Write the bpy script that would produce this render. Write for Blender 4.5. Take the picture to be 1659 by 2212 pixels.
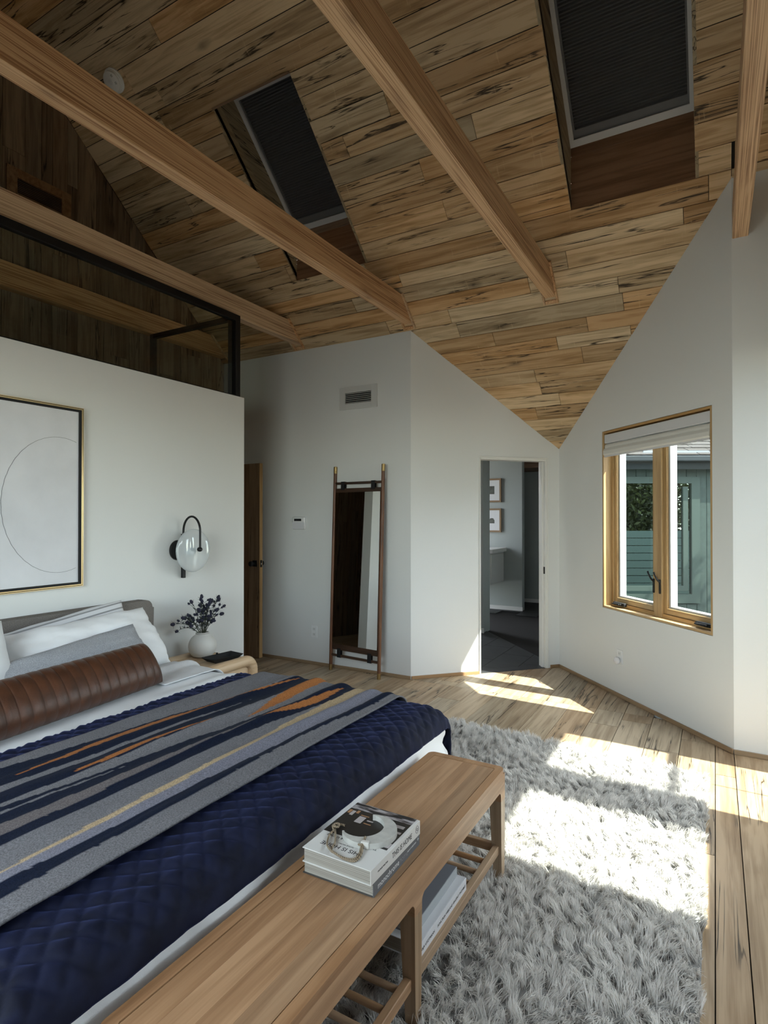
import bpy, bmesh, math, random
import numpy as np
from mathutils import Vector, Matrix, noise

random.seed(7); rng = np.random.default_rng(7)
for o in list(bpy.data.objects): bpy.data.objects.remove(o)
S = bpy.context.scene
COL = S.collection
PI = math.pi

# ---------------------------------------------------------------- camera
cam_d = bpy.data.cameras.new('camera'); cam = bpy.data.objects.new('camera', cam_d); COL.objects.link(cam)
cam_d.sensor_fit = 'VERTICAL'; cam_d.sensor_height = 36.0
cam_d.lens = 1247.8/2212*36.0
cam_d.clip_start = 0.02; cam_d.clip_end = 200
cam.location = (0, 0, 1.5)
cam.rotation_euler = (PI/2 + 0.00765, 0, 0.5205)
S.camera = cam

# ---------------------------------------------------------------- sky, sun, exposure
SUN_E, SKY_S, EXPO = 30.0, 14.0, -0.38
w = bpy.data.worlds.new('sky'); S.world = w; w.use_nodes = True
nt = w.node_tree; nt.nodes.clear()
sky = nt.nodes.new('ShaderNodeTexSky'); sky.sky_type = 'NISHITA'; sky.sun_disc = False
sky.sun_elevation = math.radians(50); sky.sun_rotation = math.radians(90)
mixw = nt.nodes.new('ShaderNodeMixRGB'); mixw.inputs[0].default_value = 0.72
mulw = nt.nodes.new('ShaderNodeVectorMath'); mulw.operation = 'SCALE'; mulw.inputs['Scale'].default_value = 0.32
bg = nt.nodes.new('ShaderNodeBackground'); bg.inputs[1].default_value = SKY_S
ow = nt.nodes.new('ShaderNodeOutputWorld')
nt.links.new(sky.outputs[0], mulw.inputs[0]); nt.links.new(mulw.outputs[0], mixw.inputs[1])
mixw.inputs[2].default_value = (1.0, 1.0, 0.99, 1)
nt.links.new(mixw.outputs[0], bg.inputs[0]); nt.links.new(bg.outputs[0], ow.inputs[0])
sun_d = bpy.data.lights.new('sun', 'SUN'); sun = bpy.data.objects.new('sun', sun_d); COL.objects.link(sun)
sun_d.energy = SUN_E; sun_d.angle = math.radians(0.55); sun_d.color = (1.0, 0.96, 0.88)
sun.rotation_euler = Vector((-1, 0.04, -1.2)).to_track_quat('-Z', 'Y').to_euler()
sun.location = (6, 3, 8)
S.view_settings.view_transform = 'Standard'; S.view_settings.look = 'None'
S.view_settings.gamma = 1.0; S.view_settings.use_curve_mapping = False
S.view_settings.exposure = EXPO

def portal(loc, rot, sx, sy):
    d = bpy.data.lights.new('sky_portal', 'AREA'); d.shape = 'RECTANGLE'; d.size = sx; d.size_y = sy
    d.cycles.is_portal = True
    o = bpy.data.objects.new('sky_portal', d); COL.objects.link(o); o.location = loc; o.rotation_euler = rot

# ---------------------------------------------------------------- helpers
def link(name, me, mat, parent=None):
    o = bpy.data.objects.new(name, me); COL.objects.link(o)
    if mat is not None and len(me.materials) == 0: me.materials.append(mat)
    if parent is not None: o.parent = parent
    return o

def tag(o, label=None, cat=None, group=None, kind=None):
    if label: o['label'] = label
    if cat: o['category'] = cat
    if group: o['group'] = group
    if kind: o['kind'] = kind
    return o

def empty(name, loc=(0, 0, 0), rz=0.0, **k):
    o = bpy.data.objects.new(name, None); COL.objects.link(o); o.location = loc; o.rotation_euler = (0, 0, rz)
    o.empty_display_size = 0.05
    return tag(o, **k)

class MB:
    """collects primitives into one bmesh; build() links ONE mesh object"""
    def __init__(s): s.bm = bmesh.new()
    def box(s, lo, hi, M=None, bev=0.0, seg=1):
        x0, y0, z0 = lo; x1, y1, z1 = hi
        vs = [s.bm.verts.new(c) for c in ((x0,y0,z0),(x1,y0,z0),(x1,y1,z0),(x0,y1,z0),(x0,y0,z1),(x1,y0,z1),(x1,y1,z1),(x0,y1,z1))]
        fs = [s.bm.faces.new([vs[i] for i in f]) for f in ((3,2,1,0),(4,5,6,7),(0,1,5,4),(1,2,6,5),(2,3,7,6),(3,0,4,7))]
        if bev > 0:
            es = list({e for f in fs for e in f.edges})
            r = bmesh.ops.bevel(s.bm, geom=es, offset=bev, segments=seg, affect='EDGES', profile=0.5)
            vs = list({v for f in r['faces'] for v in f.verts} | {v for v in vs if v.is_valid})
        if M is not None: bmesh.ops.transform(s.bm, matrix=M, verts=[v for v in vs if v.is_valid])
        return s
    def prism(s, pts, off):
        """extrude a planar polygon (3d points) by vector off"""
        a = [s.bm.verts.new(p) for p in pts]; b = [s.bm.verts.new(Vector(p)+Vector(off)) for p in pts]
        s.bm.faces.new(a); s.bm.faces.new(b[::-1])
        n = len(pts)
        for i in range(n): s.bm.faces.new((a[i], b[i], b[(i+1) % n], a[(i+1) % n]))
        return s
    def tube(s, pts, r, seg=12, closed=False, caps=True):
        pts = [Vector(p) for p in pts]; n = len(pts)
        rs = r if isinstance(r, (list, tuple)) else [r]*n
        rings = []; prev = None
        for i, p in enumerate(pts):
            if closed: d = pts[(i+1) % n]-pts[i-1]
            elif i == 0: d = pts[1]-p
            elif i == n-1: d = p-pts[-2]
            else: d = (pts[i+1]-p).normalized()+(p-pts[i-1]).normalized()
            d.normalize()
            if prev is None:
                u = d.orthogonal().normalized()
            else:
                u = (prev - d*prev.dot(d)); u = u.normalized() if u.length > 1e-6 else d.orthogonal().normalized()
            prev = u; v = d.cross(u)
            rings.append([s.bm.verts.new(p+(u*math.cos(2*PI*k/seg)+v*math.sin(2*PI*k/seg))*rs[i]) for k in range(seg)])
        m = n if closed else n-1
        for i in range(m):
            A, B = rings[i], rings[(i+1) % n]
            for k in range(seg): s.bm.faces.new((A[k], A[(k+1) % seg], B[(k+1) % seg], B[k]))
        if caps and not closed:
            s.bm.faces.new(rings[0][::-1]); s.bm.faces.new(rings[-1])
        return s
    def lathe(s, prof, origin=(0,0,0), axis='Z', seg=32, cap0=True, cap1=True, M=None):
        o = Vector(origin); rings = []; nv = []
        for r, h in prof:
            ring = []
            for k in range(seg):
                a = 2*PI*k/seg; c, q = r*math.cos(a), r*math.sin(a)
                p = {'Z': (c, q, h), 'X': (h, c, q), 'Y': (q, h, c)}[axis]
                v = s.bm.verts.new(o+Vector(p)); ring.append(v); nv.append(v)
            rings.append(ring)
        for A, B in zip(rings[:-1], rings[1:]):
            for k in range(seg): s.bm.faces.new((A[k], A[(k+1) % seg], B[(k+1) % seg], B[k]))
        if cap0: s.bm.faces.new(rings[0][::-1])
        if cap1: s.bm.faces.new(rings[-1])
        if M is not None: bmesh.ops.transform(s.bm, matrix=M, verts=nv)
        return s
    def build(s, name, mat, parent=None, smooth=False, kind=None, label=None):
        bmesh.ops.recalc_face_normals(s.bm, faces=s.bm.faces)
        me = bpy.data.meshes.new(name); s.bm.to_mesh(me); s.bm.free()
        if smooth:
            me.polygons.foreach_set('use_smooth', [True]*len(me.polygons))
            try: me.set_sharp_from_angle(angle=math.radians(38))
            except Exception: pass
        o = link(name, me, mat, parent)
        if kind: o['kind'] = kind
        if label: o['label'] = label
        return o

def np_mesh(name, V, F, mat, parent=None, smooth=True):
    V = np.asarray(V, dtype=np.float32); F = np.asarray(F, dtype=np.int32); k = F.shape[1]
    me = bpy.data.meshes.new(name)
    me.vertices.add(len(V)); me.vertices.foreach_set('co', V.ravel())
    me.loops.add(F.size); me.loops.foreach_set('vertex_index', F.ravel())
    me.polygons.add(len(F)); me.polygons.foreach_set('loop_start', np.arange(0, F.size, k, dtype=np.int32))
    me.polygons.foreach_set('loop_total', np.full(len(F), k, dtype=np.int32))
    if smooth: me.polygons.foreach_set('use_smooth', np.ones(len(F), dtype=bool))
    me.update(calc_edges=True); me.validate()
    return link(name, me, mat, parent)

def grid_faces(nu, nv, flip=False):
    i = np.arange(nu-1)[:, None]; j = np.arange(nv-1)[None, :]
    a = i*nv+j; F = np.stack([a, a+nv, a+nv+1, a+1], -1).reshape(-1, 4)
    return F[:, ::-1] if flip else F

def local(o_parent, world): return Vector(world)-o_parent.location

# ---------------------------------------------------------------- materials
def new_mat(name):
    m = bpy.data.materials.new(name); m.use_nodes = True
    t = m.node_tree; b = t.nodes['Principled BSDF']; return m, t, b
def N(t, typ, **k):
    n = t.nodes.new(typ)
    for a, v in k.items(): setattr(n, a, v)
    return n
def ramp(t, stops, interp='LINEAR'):
    r = N(t, 'ShaderNodeValToRGB'); r.color_ramp.interpolation = interp
    e = r.color_ramp.elements
    while len(e) < len(stops): e.new(0.5)
    for q, (p, c) in zip(e, stops): q.position = p; q.color = (*c, 1) if len(c) == 3 else c
    return r
def plain(name, col, rough=0.6, metal=0.0, bump=0.0, bscale=200.0, spec=0.5, var=0.0, vscale=3.0, **kw):
    m, t, b = new_mat(name)
    b.inputs['Base Color'].default_value = (*col, 1); b.inputs['Roughness'].default_value = rough
    b.inputs['Metallic'].default_value = metal; b.inputs['Specular IOR Level'].default_value = spec
    for k, v in kw.items(): b.inputs[k.replace('_', ' ')].default_value = v
    tc = N(t, 'ShaderNodeTexCoord')
    if bump > 0:
        n = N(t, 'ShaderNodeTexNoise'); n.inputs['Scale'].default_value = bscale; n.inputs['Detail'].default_value = 4
        bp = N(t, 'ShaderNodeBump'); bp.inputs['Strength'].default_value = bump; bp.inputs['Distance'].default_value = 0.002
        t.links.new(tc.outputs['Object'], n.inputs['Vector']); t.links.new(n.outputs[0], bp.inputs['Height']); t.links.new(bp.outputs[0], b.inputs['Normal'])
    if var > 0:
        n = N(t, 'ShaderNodeTexNoise'); n.inputs['Scale'].default_value = vscale; n.inputs['Detail'].default_value = 5
        r = ramp(t, [(0.3, tuple(c*(1-var) for c in col)), (0.7, tuple(min(1, c*(1+var)) for c in col))])
        t.links.new(tc.outputs['Object'], n.inputs['Vector']); t.links.new(n.outputs[0], r.inputs[0]); t.links.new(r.outputs[0], b.inputs['Base Color'])
    return m

def wood(name, cols, axis, rough=0.55, fine=60.0, knots=0.0, cracks=0.0, tint=0.3, ring=0.5, spec=0.35, stripe=0.0, saw=0.0, satv=(0.85, 0.3), huev=0.006):
    """axis: grain direction 0/1/2 in object space, or a vector; every board differs through Object Info random"""
    m, t, b = new_mat(name); L = t.links.new
    tc = N(t, 'ShaderNodeTexCoord'); oi = N(t, 'ShaderNodeObjectInfo')
    rv = N(t, 'ShaderNodeMath', operation='MULTIPLY'); rv.inputs[1].default_value = 57.0; L(oi.outputs['Random'], rv.inputs[0])
    def noise_(sc, along, detail=4, dist=0.0, woff=0.0):
        mp = N(t, 'ShaderNodeMapping'); s = [sc, sc, sc]; s[axis] = sc*along; mp.inputs['Scale'].default_value = s
        L(tc.outputs['Object'], mp.inputs['Vector'])
        n = N(t, 'ShaderNodeTexNoise', noise_dimensions='4D'); n.inputs['Scale'].default_value = 1.0
        n.inputs['Detail'].default_value = detail; n.inputs['Distortion'].default_value = dist
        L(mp.outputs[0], n.inputs['Vector'])
        ad = N(t, 'ShaderNodeMath', operation='ADD'); ad.inputs[1].default_value = woff; L(rv.outputs[0], ad.inputs[0]); L(ad.outputs[0], n.inputs['W'])
        return n
    big = noise_(9.0, 0.10, 3, 1.2)                      # cathedral / large figure
    mid = noise_(fine*0.45, 0.05, 5, 0.4, 3.1)
    fin = noise_(fine*3.2, 0.03, 3, 0.0, 9.7)
    # ring lines from large figure
    rg = N(t, 'ShaderNodeMath', operation='MULTIPLY'); rg.inputs[1].default_value = 34.0; L(big.outputs[0], rg.inputs[0])
    sn = N(t, 'ShaderNodeMath', operation='SINE'); L(rg.outputs[0], sn.inputs[0])
    a1 = N(t, 'ShaderNodeMath', operation='MULTIPLY_ADD'); a1.inputs[1].default_value = 0.10*ring; L(sn.outputs[0], a1.inputs[0]); L(mid.outputs[0], a1.inputs[2])
    a2 = N(t, 'ShaderNodeMath', operation='MULTIPLY_ADD'); a2.inputs[1].default_value = 0.35; L(fin.outputs[0], a2.inputs[0]); L(a1.outputs[0], a2.inputs[2])
    a3 = N(t, 'ShaderNodeMath', operation='MULTIPLY_ADD'); a3.inputs[1].default_value = 0.45; L(big.outputs[0], a3.inputs[0]); L(a2.outputs[0], a3.inputs[2])
    cur = a3.outputs[0]
    if stripe > 0:                                     # tight parallel lines of quarter-sawn softwood
        sp = noise_(42.0, 0.006, 2, 0.0, 5.5)
        sm = N(t, 'ShaderNodeMath', operation='MULTIPLY'); sm.inputs[1].default_value = 62.0; L(sp.outputs[0], sm.inputs[0])
        ss = N(t, 'ShaderNodeMath', operation='SINE'); L(sm.outputs[0], ss.inputs[0])
        a4 = N(t, 'ShaderNodeMath', operation='MULTIPLY_ADD'); a4.inputs[1].default_value = stripe; L(ss.outputs[0], a4.inputs[0]); L(cur, a4.inputs[2]); cur = a4.outputs[0]
    r = ramp(t, [(0.50, cols[0]), (0.78, cols[1]), (1.12 if False else 1.0, cols[2])]); L(cur, r.inputs[0])
    col = r.outputs[0]
    # per board tint
    hsv = N(t, 'ShaderNodeHueSaturation')
    rn = N(t, 'ShaderNodeMath', operation='MULTIPLY_ADD'); rn.inputs[1].default_value = 2*tint; rn.inputs[2].default_value = 1-tint
    L(oi.outputs['Random'], rn.inputs[0]); L(rn.outputs[0], hsv.inputs['Value'])
    fr = N(t, 'ShaderNodeMath', operation='MULTIPLY'); fr.inputs[1].default_value = 13.7; L(oi.outputs['Random'], fr.inputs[0])
    fr2 = N(t, 'ShaderNodeMath', operation='FRACT'); L(fr.outputs[0], fr2.inputs[0])
    sh = N(t, 'ShaderNodeMath', operation='MULTIPLY_ADD'); sh.inputs[1].default_value = satv[1]; sh.inputs[2].default_value = satv[0]; L(fr2.outputs[0], sh.inputs[0]); L(sh.outputs[0], hsv.inputs['Saturation'])
    hu = N(t, 'ShaderNodeMath', operation='MULTIPLY_ADD'); hu.inputs[1].default_value = -2*huev; hu.inputs[2].default_value = 0.5+huev; L(fr2.outputs[0], hu.inputs[0]); L(hu.outputs[0], hsv.inputs['Hue'])
    L(col, hsv.inputs['Color']); col = hsv.outputs[0]
    def darken(col, mask, c):
        mx = N(t, 'ShaderNodeMixRGB'); mx.inputs[2].default_value = (*c, 1); L(mask, mx.inputs[0]); L(col, mx.inputs[1]); return mx.outputs[0]
    if cracks > 0:
        cn = noise_(13.0, 0.045, 6, 0.9, 21.3)
        sb = N(t, 'ShaderNodeMath', operation='SUBTRACT'); sb.inputs[1].default_value = 0.5; L(cn.outputs[0], sb.inputs[0])
        ab = N(t, 'ShaderNodeMath', operation='ABSOLUTE'); L(sb.outputs[0], ab.inputs[0])
        cr = ramp(t, [(0.004, (1, 1, 1)), (0.014, (0, 0, 0))]); L(ab.outputs[0], cr.inputs[0])
        gate = noise_(3.0, 0.35, 2, 0.0, 40.0); gr = ramp(t, [(0.52-0.05*cracks, (0, 0, 0)), (0.58-0.05*cracks, (0.95, 0.95, 0.95))]); L(gate.outputs[0], gr.inputs[0])
        mm = N(t, 'ShaderNodeMath', operation='MULTIPLY'); L(cr.outputs[0], mm.inputs[0]); L(gr.outputs[0], mm.inputs[1])
        col = darken(col, mm.outputs[0], tuple(c*0.18 for c in cols[0]))
    if knots > 0:
        mp = N(t, 'ShaderNodeMapping'); s = [6.0, 6.0, 6.0]; s[axis] = 2.3; mp.inputs['Scale'].default_value = s; L(tc.outputs['Object'], mp.inputs['Vector'])
        of = N(t, 'ShaderNodeVectorMath', operation='ADD'); L(mp.outputs[0], of.inputs[0])
        cb = N(t, 'ShaderNodeCombineXYZ'); L(rv.outputs[0], cb.inputs[0]); L(rv.outputs[0], cb.inputs[1]); L(cb.outputs[0], of.inputs[1])
        vo = N(t, 'ShaderNodeTexVoronoi'); vo.inputs['Scale'].default_value = 0.75; L(of.outputs[0], vo.inputs['Vector'])
        wn = noise_(30.0, 0.4, 4, 0.6, 77.0)
        ad = N(t, 'ShaderNodeMath', operation='MULTIPLY_ADD'); ad.inputs[1].default_value = 0.10; L(wn.outputs[0], ad.inputs[0]); L(vo.outputs['Distance'], ad.inputs[2])
        kr = ramp(t, [(0.085, (1, 1, 1)), (0.11, (0.55, 0.55, 0.55)), (0.22, (0, 0, 0))]); L(ad.outputs[0], kr.inputs[0])
        km = N(t, 'ShaderNodeMath', operation='MULTIPLY'); km.inputs[1].default_value = knots; L(kr.outputs[0], km.inputs[0])
        col = darken(col, km.outputs[0], tuple(c*0.22 for c in cols[0]))
    if saw > 0:
        sw = noise_(7.0, 9.0, 2, 0.0, 15.0); sr = ramp(t, [(0.66, (0, 0, 0)), (0.72, (saw, saw, saw))]); L(sw.outputs[0], sr.inputs[0])
        mx = N(t, 'ShaderNodeMixRGB'); mx.inputs[2].default_value = (*[min(1, c*1.25) for c in cols[2]], 1); L(sr.outputs[0], mx.inputs[0]); L(col, mx.inputs[1]); col = mx.outputs[0]
    L(col, b.inputs['Base Color'])
    b.inputs['Roughness'].default_value = rough; b.inputs['Specular IOR Level'].default_value = spec
    bp = N(t, 'ShaderNodeBump'); bp.inputs['Strength'].default_value = 0.25; bp.inputs['Distance'].default_value = 0.0015
    L(a2.outputs[0], bp.inputs['Height']); L(bp.outputs[0], b.inputs['Normal'])
    return m

WALL = plain('wall_paint', (0.74, 0.745, 0.735), 0.62, bump=0.10, bscale=90, spec=0.25)
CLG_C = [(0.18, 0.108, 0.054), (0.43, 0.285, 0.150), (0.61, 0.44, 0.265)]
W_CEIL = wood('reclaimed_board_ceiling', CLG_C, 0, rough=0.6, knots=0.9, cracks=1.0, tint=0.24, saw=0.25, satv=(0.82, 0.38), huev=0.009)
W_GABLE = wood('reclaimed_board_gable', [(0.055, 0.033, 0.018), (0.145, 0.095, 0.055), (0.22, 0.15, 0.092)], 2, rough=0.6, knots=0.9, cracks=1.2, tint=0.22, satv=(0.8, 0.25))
W_FLOOR = wood('oak_floor_board', [(0.145, 0.088, 0.045), (0.315, 0.218, 0.126), (0.44, 0.325, 0.205)], 1, rough=0.48, knots=0.8, cracks=0.2, tint=0.16, spec=0.4, satv=(0.8, 0.25))
W_FIR = wood('fir_beam', [(0.30, 0.15, 0.070), (0.51, 0.30, 0.158), (0.65, 0.42, 0.24)], 1, rough=0.5, tint=0.08, ring=0.4, knots=0.35, stripe=0.30)
W_FIRZ = wood('fir_window', [(0.22, 0.125, 0.052), (0.40, 0.245, 0.105), (0.52, 0.34, 0.16)], 2, rough=0.45, tint=0.06, ring=0.4)
W_FIRX = wood('fir_sill', [(0.22, 0.125, 0.052), (0.40, 0.245, 0.105), (0.52, 0.34, 0.16)], 0, rough=0.45, tint=0.06, ring=0.4)
W_BENCH = wood('oak_bench', [(0.225, 0.128, 0.070), (0.345, 0.208, 0.118), (0.45, 0.285, 0.168)], 1, rough=0.42, tint=0.13, ring=0.5, spec=0.4)
W_BENCHX = wood('oak_bench_cross', [(0.17, 0.095, 0.048), (0.32, 0.195, 0.105), (0.44, 0.28, 0.17)], 0, rough=0.42, tint=0.1, ring=0.4)
W_BENCHZ = wood('oak_bench_leg', [(0.17, 0.10, 0.052), (0.32, 0.205, 0.115), (0.43, 0.29, 0.18)], 2, rough=0.42, tint=0.1, ring=0.4)
W_NIGHT = wood('pale_oak_nightstand', [(0.33, 0.20, 0.105), (0.54, 0.365, 0.215), (0.66, 0.48, 0.31)], 1, rough=0.4, tint=0.05, ring=0.5)
W_DOOR = wood('walnut_board_door', [(0.12, 0.072, 0.040), (0.26, 0.168, 0.098), (0.36, 0.245, 0.15)], 2, rough=0.55, tint=0.15, knots=0.9, cracks=0.8)
W_WALNUT = wood('walnut_mirror', [(0.035, 0.013, 0.007), (0.10, 0.040, 0.020), (0.17, 0.075, 0.038)], 2, rough=0.35, tint=0.04, ring=0.4)
W_WALX = wood('walnut_mirror_cross', [(0.022, 0.012, 0.008), (0.045, 0.024, 0.015), (0.07, 0.038, 0.024)], 0, rough=0.35, tint=0.04, ring=0.4)
W_BASE = wood('oak_baseboard', [(0.14, 0.085, 0.045), (0.25, 0.16, 0.088), (0.34, 0.225, 0.13)], 0, rough=0.5, tint=0.05, ring=0.3)
BLACK = plain('black_metal', (0.012, 0.012, 0.013), 0.42, metal=0.4)
BLACKM = plain('black_matte', (0.006, 0.006, 0.007), 0.75)
DARKBACK = plain('dark_backing', (0.012, 0.009, 0.007), 0.9)
WHITE_T = plain('white_trim', (0.78, 0.77, 0.74), 0.4)
WHITE_P = plain('white_plastic', (0.80, 0.80, 0.80), 0.35)
BRASS = plain('aged_brass', (0.36, 0.25, 0.11), 0.35, metal=1.0)
GLASS, tg, bgl = new_mat('window_glass')
tg.nodes.remove(bgl)
_f = N(tg, 'ShaderNodeFresnel'); _f.inputs[0].default_value = 1.5
_tr = N(tg, 'ShaderNodeBsdfTransparent'); _tr.inputs[0].default_value = (0.93, 0.97, 0.95, 1)
_gl = N(tg, 'ShaderNodeBsdfGlossy'); _gl.inputs['Roughness'].default_value = 0.0
_ge = N(tg, 'ShaderNodeNewGeometry'); _bf = N(tg, 'ShaderNodeMath', operation='SUBTRACT'); _bf.inputs[0].default_value = 1.0; tg.links.new(_ge.outputs['Backfacing'], _bf.inputs[1])
_fm = N(tg, 'ShaderNodeMath', operation='MULTIPLY'); tg.links.new(_f.outputs[0], _fm.inputs[0]); tg.links.new(_bf.outputs[0], _fm.inputs[1])
_mx = N(tg, 'ShaderNodeMixShader'); tg.links.new(_fm.outputs[0], _mx.inputs[0]); tg.links.new(_tr.outputs[0], _mx.inputs[1]); tg.links.new(_gl.outputs[0], _mx.inputs[2])
tg.links.new(_mx.outputs[0], tg.nodes['Material Output'].inputs[0])

# ---------------------------------------------------------------- room geometry constants
XG, YM, XR, YB = -4.80, 4.745, 1.15, -0.60        # gable wall, mirror wall, right wall, back wall
C1, C2, C3 = Vector((-2.435, 4.745, 0)), Vector((-1.350, 5.870, 0)), Vector((0.098, 4.275, 0))
SL = 0.93; RIDGE_Y = 2.10
def cz(y): return 3.222 - SL*(y-4.738) if y >= RIDGE_Y else 3.222 - SL*(2*RIDGE_Y-y-4.738)
NU = Vector((0, SL, 1)).normalized()               # roof normal (outwards), camera side slope
XP, YP, ZP = -3.60, 3.80, 2.545                    # headboard partition face, its end, its top

def frame_from(P, Q):
    """local frame on a vertical wall: t along wall, n inwards normal"""
    t = (Q-P).normalized(); n = Vector((t.y, -t.x, 0)); return t, n

# ---- floor
floor = MB().box((XG-0.1, YB-0.1, -0.12), (XR+0.15, 6.1, -0.022)).build('floor', DARKBACK); tag(floor, kind='structure')
def clip_poly(poly, P, nrm):
    out = []; n = len(poly)
    for i in range(n):
        a, b = Vector(poly[i]), Vector(poly[(i+1) % n]); da, db = (a-P).dot(nrm), (b-P).dot(nrm)
        if da >= 0: out.append(a)
        if (da >= 0) != (db >= 0): out.append(a+(b-a)*(da/(da-db)))
    return out
tC, nC = frame_from(C1, C2); tD, nD = frame_from(C2, C3)
if nC.dot(Vector((-1, 3, 0))-C1) < 0: nC = -nC
if nD.dot(Vector((-1, 3, 0))-C2) < 0: nD = -nD
def area2(p): return abs(sum(p[i].x*p[(i+1) % len(p)].y-p[(i+1) % len(p)].x*p[i].y for i in range(len(p))))/2
g = 0.002
x = -0.005-24*0.2; k = 0
FW_ = [0.2]*24+[0.103]+[0.2]*12
fl_n = 0
while x < XR:
    bw = FW_[k]; k += 1
    y = YB - random.uniform(0, 1.8)
    while y < 5.9:
        ln = random.uniform(1.3, 2.6); y1 = y+ln
        for (ya, yb_, cc) in ((y, min(y1, YM), False), (max(y, YM), y1, True)):
            if yb_-ya < 0.02: continue
            poly = [Vector((x+g, ya+g*(ya == y), 0)), Vector((x+bw-g, ya+g*(ya == y), 0)), Vector((x+bw-g, yb_-g, 0)), Vector((x+g, yb_-g, 0))]
            poly = clip_poly(poly, Vector((XG, YB, 0)), Vector((0, 1, 0)))
            if yb_ > 4.0 and x < 0.05 and poly: poly = clip_poly(poly, C2, nD)
            if cc and poly: poly = clip_poly(poly, C1, nC)
            if poly and x > 0.05: poly = clip_poly(poly, Vector((0, 4.275, 0)), Vector((0, -1, 0)))
            if len(poly) >= 3 and area2(poly) > 0.004:
                MB().prism([(p.x, p.y, -0.02) for p in poly], (0, 0, 0.02)).build('floor_board', W_FLOOR, floor); fl_n += 1
        y = y1
    x += bw

# ---- ceiling: boards on both slopes, backing with holes for the two skylights
SKY = [(-3.36, -2.61), (-0.885, -0.102)]; SKY_Y = (3.205, 4.235)
ceil_bm = MB()
def slab(x0, x1, y0, y1, d0=0.016, d1=0.05):
    def P(xx, yy, d):
        s = 1 if yy+1e-6 >= RIDGE_Y and min(y0, y1) >= RIDGE_Y-1e-6 else -1
        nn = Vector((0, SL*s, 1)).normalized(); return Vector((xx, yy, cz(yy)))+nn*d
    a = [P(x0, y0, d0), P(x1, y0, d0), P(x1, y1, d0), P(x0, y1, d0)]
    off = P(x0, y0, d1)-P(x0, y0, d0)
    ceil_bm.prism(a, off)
slab(XG-0.1, XR+0.1, YB-0.1, RIDGE_Y)
slab(XG-0.1, XR+0.1, RIDGE_Y, SKY_Y[0]); 
for a, b_ in ((XG-0.1, SKY[0][0]), (SKY[0][1], SKY[1][0]), (SKY[1][1], XR+0.1)): slab(a, b_, SKY_Y[0], SKY_Y[1])
slab(XG-0.1, XR+0.1, SKY_Y[1], 4.36); slab(XG-0.1, 0.1, 4.36, 4.80)
# triangular tail above the doorway corner
ceil_bm.prism([Vector((p.x, p.y, cz(p.y)))+NU*0.016 for p in (Vector((-2.50, 4.80, 0)), Vector((-0.30, 4.80, 0)), Vector((-1.33, 5.96, 0)))], NU*0.034)
ceil_bm.box((XG-0.1, RIDGE_Y-0.12, cz(RIDGE_Y)+0.02), (XR+0.12, RIDGE_Y+0.12, cz(RIDGE_Y)+0.16))
ceiling = ceil_bm.build('ceiling', DARKBACK); tag(ceiling, kind='structure')

rows = []
y = SKY_Y[0]
edges = list(np.linspace(SKY_Y[0], SKY_Y[1], 10))
ya = SKY_Y[0]
while ya > RIDGE_Y+0.05:
    w_ = random.choice((0.10, 0.112, 0.118, 0.13)); ya = max(RIDGE_Y, ya-w_); edges.insert(0, ya)
edges += [4.355, 4.44, 4.545, 4.645, YM]
ya = YM
for w_ in (0.11, 0.10, 0.095, 0.12, 0.10, 0.105, 0.10, 0.11, 0.10, 0.10, 0.12): edges.append(edges[-1]+w_)
nplank = 0
def ceil_board(x0, x1, y0, y1, clips):
    global nplank
    e = 0.0018
    poly = [Vector((x0+e, y0+e, 0)), Vector((x1-e, y0+e, 0)), Vector((x1-e, y1-e, 0)), Vector((x0+e, y1-e, 0))]
    for P, nn in clips:
        if poly: poly = clip_poly(poly, P, nn)
    if len(poly) < 3 or area2(poly) < 0.0015: return
    d = random.uniform(-0.0015, 0.002)
    MB().prism([Vector((p.x, p.y, cz(p.y)))+NU*d for p in poly], NU*0.015).build('ceiling_board', W_CEIL, ceiling); nplank += 1
for y0, y1 in zip(edges[:-1], edges[1:]):
    inside = SKY_Y[0]-1e-4 <= y0 and y1 <= SKY_Y[1]+1e-4
    x = XG - random.uniform(0.0, 1.5)
    xend = XR if y0 < 4.3 else 0.2
    cuts = []
    while x < xend: cuts.append(x); x += random.uniform(0.5, 1.4) if y0 > 4.6 else random.uniform(1.1, 2.7)
    cuts.append(xend); cuts[0] = XG
    segs = []
    for a, b_ in zip(cuts[:-1], cuts[1:]):
        a = max(a, XG)
        if b_-a < 0.02: continue
        pc = [(a, b_)]
        if inside:
            for s0, s1 in SKY:
                q = []
                for c, d in pc:
                    if d <= s0 or c >= s1: q.append((c, d)); continue
                    if c < s0: q.append((c, s0))
                    if d > s1: q.append((s1, d))
                pc = q
        segs += pc
    for a, b_ in segs:
        cl = []
        if y0 >= YM-1e-4: cl.append((C1, nC))
        if y1 > 4.2 and b_ > C3.x and a < C3.x: ceil_board(a, C3.x+0.0, y0, y1, cl+[(C2, nD)]); ceil_board(C3.x+0.0, b_, y0, y1, [(Vector((0, 4.274, 0)), Vector((0, -1, 0)))])
        elif y1 > 4.2 and a >= C3.x: ceil_board(a, b_, y0, y1, [(Vector((0, 4.274, 0)), Vector((0, -1, 0)))])
        elif b_-a > 0.015: ceil_board(a, b_, y0, y1, cl+([(C2, nD)] if y1 > 4.2 else []))
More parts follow.
